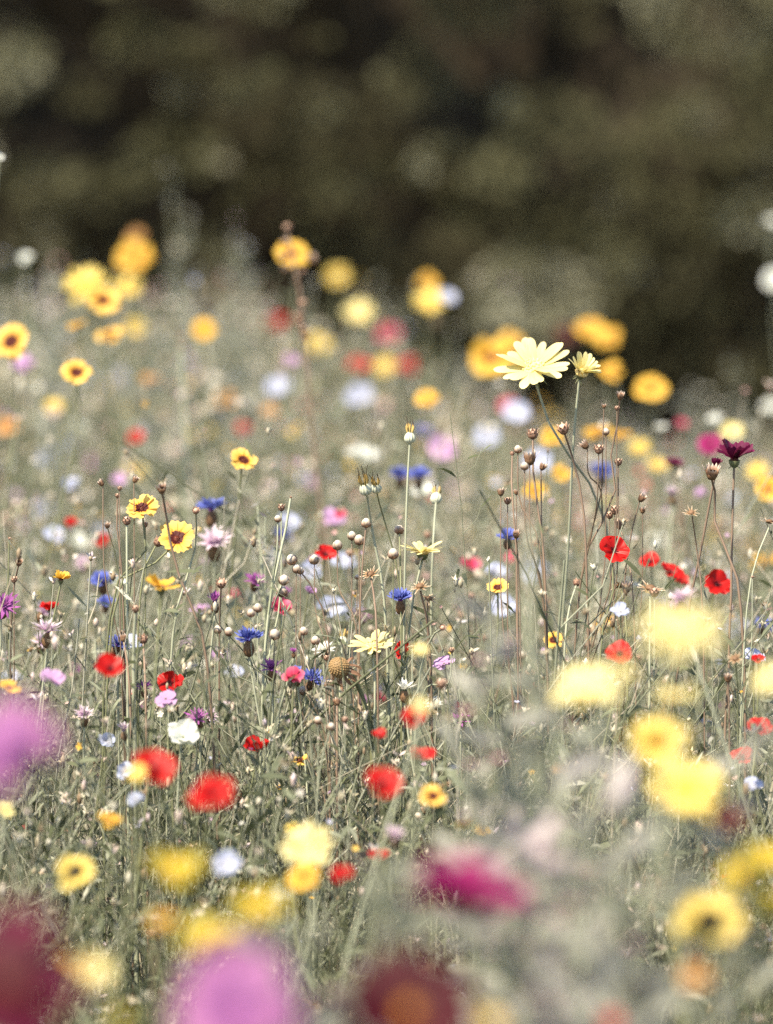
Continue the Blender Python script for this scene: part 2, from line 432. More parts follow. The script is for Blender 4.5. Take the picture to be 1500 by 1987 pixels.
# kind: name, category, shape, petal material, disc, calyx, stem material, group
KINDS = {
    'C': ('coreopsis_flower', 'coreopsis', 'core', 'core', D_DARK, 'cup', 'stem', 'yellow coreopsis flowers'),
    'G': ('golden_coreopsis_flower', 'coreopsis', 'core', 'gold', D_BROWN, 'cup', 'stem', 'golden coreopsis flowers'),
    'Y': ('yellow_daisy', 'daisy', 'dais', 'yell', D_GOLD, 'cup', 'stem', 'yellow daisies'),
    'S': ('mustard_daisy', 'daisy', 'dais', 'must', D_GOLD, 'cup', 'stem', 'mustard yellow daisies'),
    'Q': ('hollow_eyed_coreopsis', 'coreopsis', 'core', 'yell', D_HOLE, 'cup', 'stem', 'golden coreopsis flowers with big dark eyes'),
    'U': ('orange_flower', 'flower', 'core', 'orng', D_BROWN, 'cup', 'stem', 'orange flowers'),
    'D': ('crown_daisy', 'daisy', 'dais', 'dais', D_BIG, 'cup', 'pstm', 'pale yellow daisies'),
    'R': ('red_flax_flower', 'flax flower', 'flax', 'redf', D_STAM, 'small', 'stem', 'red flax flowers'),
    'K': ('crimson_pink_flower', 'flower', 'flax', 'pnkr', D_STAM, 'small', 'stem', 'crimson and pink flowers'),
    'B': ('cornflower', 'cornflower', 'corn', 'corn', D_EVER, 'egg', 'pstm', 'blue cornflowers'),
    'X': ('everlasting_flower', 'flower', 'ever', 'ever', D_EVER, 'egg', 'pstm', 'purple everlasting flowers'),
    'V': ('silvery_everlasting_flower', 'flower', 'ever', 'epal', D_EVER, 'egg', 'pstm', 'silvery pink everlasting flowers'),
    'E': ('white_everlasting_flower', 'flower', 'ever', 'ewhi', D_PALE, 'egg', 'pstm', 'white everlasting flowers'),
    'W': ('white_flax_flower', 'flax flower', 'flax', 'whit', D_PALE, 'small', 'pstm', 'white flax flowers'),
    'F': ('blue_flax_flower', 'flax flower', 'flax', 'blue', D_PALE, 'small', 'stem', 'pale blue flax flowers'),
    'L': ('lilac_flower', 'flower', 'cosm', 'lila', D_PALE, 'small', 'stem', 'lilac flowers'),
    'M': ('maroon_flower', 'flower', 'core', 'maro', D_DARK, 'cup', 'bstm', 'maroon flowers'),
    'H': ('mahogany_coreopsis_flower', 'coreopsis', 'core', 'mred', D_AMBER, 'cup', 'stem', 'mahogany red coreopsis flowers'),
    'N': ('crimson_cosmos_flower', 'cosmos', 'cosm', 'crim', D_DARK, 'cup', 'stem', 'dark crimson cosmos flowers'),
    'T': ('magenta_cosmos_flower', 'cosmos', 'cosm', 'mage', D_DARK, 'cup', 'stem', 'magenta cosmos flowers'),
    'P': ('pink_cosmos_flower', 'cosmos', 'cosm', 'pink', D_EVER, 'cup', 'stem', 'pink cosmos flowers'),
}
PETALS, COROLLAS = {}, {}


def petal_data(shape, mat, var):
    key = (shape, mat, var)
    if key not in PETALS:
        s = SHAPES[shape]
        bend = ([(0.02, -0.10), (0.05, -0.16), (0.0, 0.06)] if shape == 'dais' else [(0.02, -0.10), (0.05, -0.26), (0.0, 0.14)])[var]
        V, q, t = petal(s['nu'], s['nv'], s['w'], s['tip'], bend, s['cup'], s['wave'], var * 7 + len(PETALS))
        PETALS[key] = Geo().add(V, quads=q, a=t).mesh('petal', M[mat])
    return PETALS[key]


def corolla_data(shape, mat, var, up=0):
    key = (shape, mat, var, up)
    if key not in COROLLAS:
        s = SHAPES[shape]; g = Geo(); rg = np.random.default_rng(var + 3)
        for off, el, sc in s['rings']:
            for k in range(s['n']):
                bend = [(0.02, -0.10), (0.05, -0.26), (0.0, 0.14)][int(rg.integers(0, 3))]
                V, q, t = petal(s['nu'], s['nv'], s['w'], s['tip'], bend, s['cup'], s['wave'], int(rg.integers(0, 9999)))
                g.add(xf(V, rz=(k + off) * 2 * math.pi / s['n'] + rg.normal(0, 0.05), ry=-rad(el + up * rg.uniform(0.7, 1.15) + rg.normal(0, 6)), rx=rg.normal(0, 0.12), s=sc * rg.uniform(0.9, 1.06), t=(0, 0, 0.004 * (k % 2))), quads=q, a=t)
        COROLLAS[key] = g.mesh('corolla', M[mat])
    return COROLLAS[key]


def curve_pts(pts, k=16):
    """A smooth line (centripetal Catmull-Rom) through the points, sampled evenly along its length."""
    P = [np.array(p, float) for p in pts]
    P = [P[0] - (P[1] - P[0]) * 0.3] + P + [P[-1] + (P[-1] - P[-2]) * 0.3]
    out = []
    for i in range(1, len(P) - 2):
        p = P[i - 1:i + 3]
        t = [0.0]
        for q in range(3):
            t.append(t[-1] + max(1e-6, np.linalg.norm(p[q + 1] - p[q])) ** 0.5)
        for s in np.linspace(t[1], t[2], 14)[(0 if i == 1 else 1):]:
            a1 = (t[1] - s) / (t[1] - t[0]) * p[0] + (s - t[0]) / (t[1] - t[0]) * p[1]
            a2 = (t[2] - s) / (t[2] - t[1]) * p[1] + (s - t[1]) / (t[2] - t[1]) * p[2]
            a3 = (t[3] - s) / (t[3] - t[2]) * p[2] + (s - t[2]) / (t[3] - t[2]) * p[3]
            b1 = (t[2] - s) / (t[2] - t[0]) * a1 + (s - t[0]) / (t[2] - t[0]) * a2
            b2 = (t[3] - s) / (t[3] - t[1]) * a2 + (s - t[1]) / (t[3] - t[1]) * a3
            out.append((t[2] - s) / (t[2] - t[1]) * b1 + (s - t[1]) / (t[2] - t[1]) * b2)
    out = np.array(out)
    L = np.concatenate([[0], np.cumsum(np.linalg.norm(np.diff(out, axis=0), axis=1))])
    f = np.linspace(0, L[-1], k)
    return np.stack([np.interp(f, L, out[:, c]) for c in range(3)], -1)


def stem_mesh(pts, r0, r1, mat, base, leaves=4, lw=0.0011, ll=0.02):
    """Stem through world points pts, stored relative to base, with its few narrow leaves kept for a mesh of their own."""
    P = curve_pts(pts, 18) - np.array(base)
    k = len(P)
    wob = RNG.normal(0, 0.0006, (k, 3)); wob[-3:] = 0
    P = P + wob
    g = Geo()
    tubes(g, P[None], np.linspace(r0, r1, k)[None], 6)
    lg = None
    if leaves:
        lg = Geo()
        idx = RNG.uniform(3, k - 5, leaves)
        b = P[idx.astype(int)]
        an = RNG.uniform(0, 6.28, leaves)
        d = np.stack([np.cos(an), np.sin(an), RNG.uniform(0.6, 1.6, leaves)], -1)
        blades(lg, b, d, ll * RNG.uniform(0.6, 1.3, leaves), lw, 0.25, RNG.uniform(0.2, 0.9, leaves))
    return g.mesh('stem', mat), (lg.mesh('leaf', M['leaf']) if lg else None)


def head(parent, kind, pos, size, tilt, az, petals, drop=0, up=0):
    """The flower head as part of its plant: disc > petals (one mesh each, or one corolla when too blurred to tell apart), calyx."""
    name, cat, shape, mat, disc, cal, stm, grp = KINDS[kind]
    th, ph = rad(tilt), rad(az)
    n = Vector((math.sin(th) * math.sin(ph), -math.sin(th) * math.cos(ph), math.cos(th)))
    h = obj('flower_head', disc, parent)
    q = n.to_track_quat('Z', 'Y') @ Euler((0, 0, random.uniform(0, 6.28))).to_quaternion()
    h.rotation_mode = 'QUATERNION'
    h.rotation_quaternion = q
    h.location = pos - parent.location
    h.scale = (size, size * (random.uniform(0.78, 1.12) if not petals else 1), size)
    c = obj('calyx', CALYX[cal], h)
    if shape in ('ever', 'corn'):
        c.scale = (1, 1, 1)
    s = SHAPES[shape]
    if petals:
        for off, el, sc in s['rings']:
            for k in range(s['n']):
                if drop and random.random() < drop:
                    continue
                p = obj('petal', petal_data(shape, mat, random.choice((0, 0, 1, 2))), h)
                f = sc * (random.uniform(0.90, 1.06) if shape == 'dais' else random.uniform(0.80, 1.08))
                p.scale = (f, f * random.uniform(0.85, 1.08), f)
                p.rotation_euler = (random.gauss(0, 0.14), -rad(el + up * random.uniform(0.7, 1.15) + random.gauss(0, 7)), (k + off) * 2 * math.pi / s['n'] + random.gauss(0, 0.06))
                p.location = (0, 0, random.uniform(0, 0.02))
    else:
        obj('corolla', corolla_data(shape, mat, random.randrange(4), up), h)
    return h, n


def flower(kind, x, y, d, px, tilt, az, label, via=None, group=None, leaves=5, up=0):
    name, cat, shape, mat, disc, cal, stm, grp = KINDS[kind]
    p = at(x, y, d)
    size = px * KPX * d / 2
    th, ph = rad(tilt), rad(az)
    n = Vector((math.sin(th) * math.sin(ph), -math.sin(th) * math.cos(ph), math.cos(th)))
    depth = (0.95 if cal == 'egg' else 0.3) * size
    neck = p - n * depth
    base = Vector((p.x + random.gauss(0, 0.09), p.y + random.uniform(-0.05, 0.12), 0))
    if via:
        vp = [at(a, b, d + (c[0] if c else 0)) for a, b, *c in via]
        base = Vector((vp[-1].x + (vp[-1].x - (vp[-2].x if len(vp) > 1 else p.x)) * 0.7, vp[-1].y + 0.02, 0))
        mids = list(reversed(vp))
    else:
        mid = base.lerp(p, random.uniform(0.4, 0.65)) + Vector((random.gauss(0, 0.025), random.gauss(0, 0.02), 0))
        mids = [mid]
        if tilt > 15:
            mids.append(neck - (n * 0.4 + Vector((0, 0, 1))).normalized() * min(0.05, p.z * 0.2))
    r = {'D': 0.0013, 'Y': 0.0018, 'C': 0.0011, 'G': 0.0012, 'P': 0.0018, 'N': 0.0018, 'T': 0.0018, 'M': 0.0013}.get(kind, 0.0010)
    t = thing(name, base, label, cat, group or grp)
    sm, lm = stem_mesh([base] + mids + [neck], r * 1.25, r * 0.85, M[stm], base, leaves)
    obj('stem', sm, t)
    if lm: obj("foliage", lm, t)
    blur = 96 * abs(1 - FOCUS / d)
    head(t, kind, p, size, tilt, az, blur < 16 and px > 26, up=up)
    return t


# ------------------------------------------------------------------ ground
def ground():
    n = 90
    xs = np.concatenate([np.linspace(-200, -9, 8), np.linspace(-8, 8, n), np.linspace(9, 200, 8)])
    ys = np.concatenate([np.linspace(-60, -2, 6), np.linspace(-1, 17, n), np.linspace(20, 300, 8)])
    X, Y = np.meshgrid(xs, ys, indexing='ij')
    Z = 0.012 * np.sin(X * 3.1 + 1) * np.sin(Y * 2.7) + 0.008 * np.sin(X * 9.3) * np.cos(Y * 8.1) - 0.012
    V = np.stack([X, Y, Z], -1).reshape(-1, 3)
    a = len(ys)
    i = np.arange(len(xs) - 1)[:, None] * a; j = np.arange(a - 1)[None]
    q = np.stack([i + j, i + a + j, i + a + j + 1, i + j + 1], -1)
    g = Geo(); g.add(V, quads=q)
    return tag(obj('ground', g.mesh('ground', M['soil'])), 'dark meadow soil between the plant stems', kind='structure')


ground()


def sstep(a, b, x):
    t = np.clip((x - a) / (b - a), 0, 1)
    return t * t * (3 - 2 * t)


def half_width(d): return 0.13 * d + 0.45


def scatter(n, d0, d1, dens):
    """n ground points of the meadow between the depths, thinned by dens(d)."""
    out = np.zeros((0, 2))
    while len(out) < n:
        d = RNG.uniform(d0, d1, n * 2)
        keep = RNG.uniform(0, 1, n * 2) < dens(d) * half_width(d) / half_width(d1)
        d = d[keep]
        x = RNG.uniform(-1, 1, len(d)) * half_width(d)
        out = np.concatenate([out, np.stack([x, d], -1)])
    return out[:n]


def canopy(x, d):
    X = x / (KPX * d) + 750
    left = 1 - sstep(250, 1000, X)
    return 0.29 + 0.22 * sstep(2.9, 3.75, d) + 0.02 * sstep(4, 7, d) + left * 0.20 * sstep(4.8, 7.5, d) - 0.13 * sstep(800, 1150, X) * sstep(5.0, 7.5, d)


def patch(x, d, f=2.1, ph=0.0):
    """A slowly varying 0..1 field over the meadow, so that stands of one look stay together."""
    return 0.5 + 0.25 * np.sin(x * f * 2.3 + 1.3 + ph) * np.cos(d * f * 1.1 + ph * 2) + 0.25 * np.sin(x * f * 5.1 + d * f * 2.7 + ph)


def lines(xy, h, lean, k, bow=0.12):
    n = len(xy)
    an = RNG.uniform(0, 6.28, n)
    L = RNG.normal(0, lean, n)
    s = np.linspace(0, 1, k)[None]
    dx = np.cos(an) * L; dy = np.sin(an) * L
    b = RNG.normal(0, bow, n) * h
    an2 = RNG.uniform(0, 6.28, n)
    w = np.sin(s * math.pi)
    X = xy[:, :1] + (dx * h)[:, None] * s ** 1.5 + (np.cos(an2) * b)[:, None] * w * 0.5
    Y = xy[:, 1:] + (dy * h)[:, None] * s ** 1.5 + (np.sin(an2) * b)[:, None] * w * 0.5
    Z = h[:, None] * s * (1 - 0.10 * np.abs(L)[:, None] * s)
    return np.stack([X, Y, Z], -1)


def near_thin(d): return (0.16 + 0.16 * sstep(1.7, 2.9, d) + 0.68 * sstep(2.9, 3.5, d)) * (0.55 + 0.45 * np.exp(-((d - 3.85) / 0.6) ** 2))


def meadow():
    gg, gl, gs = Geo(), Geo(), Geo()
    # upright stems, grey green to straw, some pale and thick
    xy = scatter(11500, 1.3, 9.8, near_thin)
    m = len(xy)
    h = np.clip(canopy(xy[:, 0], xy[:, 1]) * np.minimum(RNG.normal(0.92, 0.20, m), 1.2) * np.where((RNG.uniform(0, 1, m) < 0.10) & (xy[:, 1] > 3.5), 1.22, 1.0), 0.12, 0.95)
    P = lines(xy, h, 0.30, 9, 0.22)
    P[:, 1:] += np.cumsum(RNG.normal(0, 0.0018, (m, 8, 3)), 1) * np.array([1, 1, 0.2])
    tone = np.clip(RNG.beta(1.5, 1.8, m) * 0.70 + 0.40 * patch(xy[:, 0], xy[:, 1]) * patch(xy[:, 0], xy[:, 1], 5.3, 0.7) * 2, 0, 1)
    tone = tone + 0.10 * np.exp(-((xy[:, 1] - 4.1) / 0.8) ** 2)
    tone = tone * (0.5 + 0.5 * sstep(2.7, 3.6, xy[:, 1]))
    r0 = np.clip(RNG.lognormal(math.log(0.00095), 0.38, m), 0.0005, 0.0023) * (1 + 0.7 * sstep(4.6, 6.5, xy[:, 1]))
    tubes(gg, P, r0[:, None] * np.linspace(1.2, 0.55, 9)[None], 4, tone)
    # forking side twigs
    nb = 4
    i = np.repeat(np.arange(m), nb)
    f = RNG.uniform(0.45, 0.92, len(i)) * 8
    j = f.astype(int); u = (f - j)[:, None]
    b = P[i, j] * (1 - u) + P[i, np.minimum(j + 1, 8)] * u
    an = RNG.uniform(0, 6.28, len(i))
    L = RNG.uniform(0.025, 0.11, len(i)) * np.clip(h[i] / 0.4, 0.5, 1.4)
    e = b + np.stack([np.cos(an) * L * 0.55, np.sin(an) * L * 0.55, L * RNG.uniform(0.45, 1.05, len(i))], -1)
    mid = (b + e) / 2 + np.stack([np.cos(an) * L * 0.10, np.sin(an) * L * 0.10, -L * 0.08], -1)
    Q = np.stack([b, b * 0.45 + mid * 0.55, mid, mid * 0.45 + e * 0.55, e], 1)
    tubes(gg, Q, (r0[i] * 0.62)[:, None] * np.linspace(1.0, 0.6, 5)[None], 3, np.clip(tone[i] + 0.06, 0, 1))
    # leaves up stems and twigs
    k = 13
    i2 = np.repeat(np.arange(m), k)
    f = RNG.uniform(0.10, 0.95, len(i2)) * 8
    j = f.astype(int); u = (f - j)[:, None]
    b1 = P[i2, j] * (1 - u) + P[i2, np.minimum(j + 1, 8)] * u
    i3 = np.repeat(np.arange(len(Q)), 2)
    b2 = Q[i3, RNG.integers(0, 5, len(i3))]
    b = np.concatenate([b1, b2]); own = np.concatenate([i2, i[i3]])
    an = RNG.uniform(0, 6.28, len(b))
    d = np.stack([np.cos(an), np.sin(an), RNG.uniform(0.1, 2.0, len(b))], -1)
    LL = RNG.uniform(0.010, 0.032, len(b)) * RNG.uniform(0.6, 1.3, m)[own] * (1 + 0.5 * sstep(4.6, 6.5, xy[own, 1]))
    wide = (0.045 + 0.075 * RNG.beta(1.2, 2.5, m))[own]
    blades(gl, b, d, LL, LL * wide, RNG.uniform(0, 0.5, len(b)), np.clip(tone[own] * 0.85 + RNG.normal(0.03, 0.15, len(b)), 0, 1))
    # dry straws lying across
    xy2 = scatter(5200, 1.3, 9.8, near_thin)
    h2 = np.clip(canopy(xy2[:, 0], xy2[:, 1]) * RNG.normal(0.80, 0.2, len(xy2)), 0.1, 0.9)
    P2 = lines(xy2, h2, 0.75, 7, 0.3)
    tubes(gg, P2, RNG.uniform(0.0004, 0.0009, len(xy2))[:, None] * np.linspace(1.3, 0.4, 7)[None], 3, np.clip(RNG.beta(2.4, 1.2, len(xy2)), 0, 1))
    # leafy undergrowth that closes the view to the soil
    xy3 = scatter(150000, 1.2, 9.8, lambda d: 0.5 + 0.5 * sstep(2.5, 3.4, d))
    n = len(xy3)
    cz = canopy(xy3[:, 0], xy3[:, 1])
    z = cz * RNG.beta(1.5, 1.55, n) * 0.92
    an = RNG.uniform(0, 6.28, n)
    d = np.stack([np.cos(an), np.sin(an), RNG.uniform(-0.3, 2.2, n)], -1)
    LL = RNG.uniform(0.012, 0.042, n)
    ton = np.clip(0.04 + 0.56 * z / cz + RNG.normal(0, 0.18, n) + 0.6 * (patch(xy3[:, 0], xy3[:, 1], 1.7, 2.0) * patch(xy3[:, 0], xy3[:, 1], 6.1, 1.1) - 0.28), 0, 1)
    # gathered in loose tufts, so that gaps and clumps alternate
    xy3 = xy3 + 0.018 * np.stack([np.sin(xy3[:, 0] * 90 + xy3[:, 1] * 31), np.sin(xy3[:, 1] * 80 - xy3[:, 0] * 47)], -1)
    ton = ton + 0.08 * np.exp(-((xy3[:, 1] - 4.2) / 0.8) ** 2)
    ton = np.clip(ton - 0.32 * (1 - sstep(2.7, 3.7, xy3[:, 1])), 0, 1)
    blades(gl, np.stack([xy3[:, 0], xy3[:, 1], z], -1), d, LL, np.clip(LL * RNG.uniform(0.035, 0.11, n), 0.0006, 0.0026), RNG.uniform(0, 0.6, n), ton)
    # seed heads, dry buds and fluff on the twigs, far too many to count
    tips = np.concatenate([P[:, -1], Q[:, -1]])
    pick = RNG.permutation(len(tips))[:22000]
    pick = pick[(tips[pick, 1] < 4.7) | (RNG.uniform(0, 1, len(pick)) < 0.45)]
    tip = tips[pick]
    v, t = I1
    far = sstep(4.4, 6.0, tip[:, 1])
    sz = RNG.uniform(0.0011, 0.0030, len(pick)) * (1 + 2.0 * far * RNG.uniform(0.2, 1.3, len(pick)))
    st = RNG.uniform(1.1, 2.8, len(pick))
    V = tip[:, None, :] + v[None] * (1 + 0.10 * np.sin(v[:, 0] * 7) * np.sin(v[:, 1] * 8) + 0.12 * v[:, 2])[None, :, None] * np.stack([sz, sz, sz * st], -1)[:, None, :]
    T = t[None] + np.arange(len(pick))[:, None, None] * len(v)
    cc = np.repeat(RNG.uniform(0, 1, len(pick)), len(v)).reshape(len(pick), -1) * 0.85 + 0.15 * (v[None, :, 2] * 0.5 + 0.5)
    gs.add(V, tris=T, a=np.clip(cc, 0, 1).ravel())
    n = 10000
    q = np.repeat(np.arange(n), 7)
    an = np.tile(np.arange(7) * 0.9, n) + RNG.uniform(0, 0.6, n * 7)
    d = np.stack([np.cos(an), np.sin(an), RNG.uniform(0.3, 1.8, n * 7)], -1)
    LL = RNG.uniform(0.004, 0.011, n * 7) * (1 + 1.3 * far[q])
    blades(gs, tip[q], d, LL, LL * 0.13, 0.1, np.clip(np.repeat(RNG.uniform(0.2, 1.0, n), 7) + RNG.normal(0, 0.05, n * 7), 0, 1))
    # tiny blossoms: five little petals each
    pick = RNG.permutation(len(tips))[:17000]
    tip = tips[pick]; tip = tip[(tip[:, 1] > 2.6) & ((tip[:, 1] > 4.1) | (RNG.uniform(0, 1, len(tip)) < 0.42))]; n = len(tip)
    far = sstep(4.4, 6.0, tip[:, 1])
    nrm = norm(RNG.normal(size=(n, 3)) * 0.7 + np.array([0, -0.5, 0.9]))
    sx = norm(np.cross(nrm, RNG.normal(size=(n, 3)))); sy = np.cross(nrm, sx)
    rr = RNG.uniform(0.0018, 0.0042, n) * (1 + 1.3 * far)
    cc = RNG.uniform(0, 1, n)
    cc = np.where((cc > 0.88) & (RNG.uniform(0, 1, n) < 0.5), 0.3, cc)
    gt = Geo()
    for k in range(5):
        a0 = k * 1.2566
        def pt(r, a, up): return tip + (sx * math.cos(a) + sy * math.sin(a)) * (rr * r)[:, None] + nrm * (rr * up)[:, None]
        W = np.stack([pt(0.0, a0, 0.0), pt(0.75, a0 - 0.5, 0.25), pt(1.05, a0, 0.3), pt(0.75, a0 + 0.5, 0.25)], 1)
        gt.add(W, quads=np.arange(n)[:, None] * 4 + np.array([[0, 1, 2, 3]]), a=np.repeat(cc, 4))
    tag(obj('tiny_blossoms', gt.mesh('tiny_blossoms', M['tiny'], 'c')), 'countless tiny pale and coloured blossoms sprinkled through the whole meadow', kind='stuff')
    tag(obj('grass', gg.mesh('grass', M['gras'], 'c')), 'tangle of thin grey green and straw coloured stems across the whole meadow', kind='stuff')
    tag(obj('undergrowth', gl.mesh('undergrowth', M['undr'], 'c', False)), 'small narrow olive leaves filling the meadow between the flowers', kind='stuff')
    tag(obj('dry_seed_specks', gs.mesh('dry_seed_specks', M['seed'], 'c')), 'countless tiny tan and whitish dry seed specks on the meadow stems', kind='stuff')


meadow()


# ------------------------------------------------------------------ hedge behind the meadow
def hedge():
    t = thing('hedge', (0, 14.6, 0), 'dark leafy hedge filling the whole blurred background behind the meadow', 'hedge')
    # trunks and limbs
    g = Geo()
    for k in range(16):
        x = -7 + k * 0.93 + RNG.normal(0, 0.2)
        pts = [(x, 0.1, 0), (x + RNG.normal(0, 0.1), 0.1, 1.2), (x + RNG.normal(0, 0.3), 0, 2.4), (x + RNG.normal(0, 0.5), 0, 3.6)]
        tubes(g, curve_pts(pts, 12)[None], np.linspace(0.06, 0.015, 12)[None], 6)
        for b in range(7):
            z = RNG.uniform(0.4, 3.0)
            e = (x + RNG.normal(0, 0.6), RNG.uniform(-1.0, 0.6), z + RNG.uniform(0.1, 0.7))
            tubes(g, curve_pts([(x, 0.1, z), ((x + e[0]) / 2, e[1] / 2, z + 0.1), e], 8)[None], np.linspace(0.022, 0.006, 8)[None], 5)
    obj('trunk', g.mesh('trunk', M['bark']), t)
    # a lumpy dense core of twigs that lets no light through
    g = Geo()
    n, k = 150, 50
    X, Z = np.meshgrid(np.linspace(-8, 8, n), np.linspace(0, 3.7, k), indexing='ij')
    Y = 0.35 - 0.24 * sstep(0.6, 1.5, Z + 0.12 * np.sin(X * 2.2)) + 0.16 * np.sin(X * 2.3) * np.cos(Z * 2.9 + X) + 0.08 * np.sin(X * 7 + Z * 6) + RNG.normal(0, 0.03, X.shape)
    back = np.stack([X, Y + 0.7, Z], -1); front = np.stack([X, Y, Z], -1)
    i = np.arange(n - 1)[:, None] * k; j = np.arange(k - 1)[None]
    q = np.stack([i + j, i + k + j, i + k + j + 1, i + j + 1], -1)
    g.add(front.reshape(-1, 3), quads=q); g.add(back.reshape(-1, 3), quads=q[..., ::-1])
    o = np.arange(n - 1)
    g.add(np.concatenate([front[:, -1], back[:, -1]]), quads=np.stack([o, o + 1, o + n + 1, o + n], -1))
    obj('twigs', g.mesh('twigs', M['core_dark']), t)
    # leaf clumps with dark gaps between
    g = Geo()
    n = 1900
    cx = RNG.uniform(-7.6, 7.6, n); cz = RNG.uniform(0.15, 3.7, n)
    cy = RNG.uniform(-0.55, 0.2, n) - 0.34 * sstep(0.6, 1.5, cz + 0.12 * np.sin(cx * 2.2))
    r = RNG.lognormal(math.log(0.072), 0.55, n)
    tone = np.clip(RNG.beta(0.6, 1.7, n) * 1.1, 0, 1)
    cnt = np.clip((r / 0.13) ** 2 * 190, 35, 800).astype(int)
    idx = np.repeat(np.arange(n), cnt)
    m = len(idx)
    dirs = norm(RNG.normal(size=(m, 3)))
    rr = r[idx] * RNG.uniform(0.35, 1, m) ** 0.6
    p = np.stack([cx[idx], cy[idx], cz[idx]], -1) + dirs * rr[:, None] * np.array([1.25, 0.8, 0.75])
    d = dirs + RNG.normal(0, 0.6, (m, 3)) + np.array([0, -0.2, -0.25])
    L = RNG.uniform(0.020, 0.045, m)
    blades(g, p, d, L, L * RNG.uniform(0.22, 0.34, m), 0.25, np.clip(tone[idx] + RNG.normal(0, 0.12, m), 0, 1), fold=0.15)
    obj('foliage', g.mesh('foliage', M['hedg'], 'c'), t)
    return t


hedge()
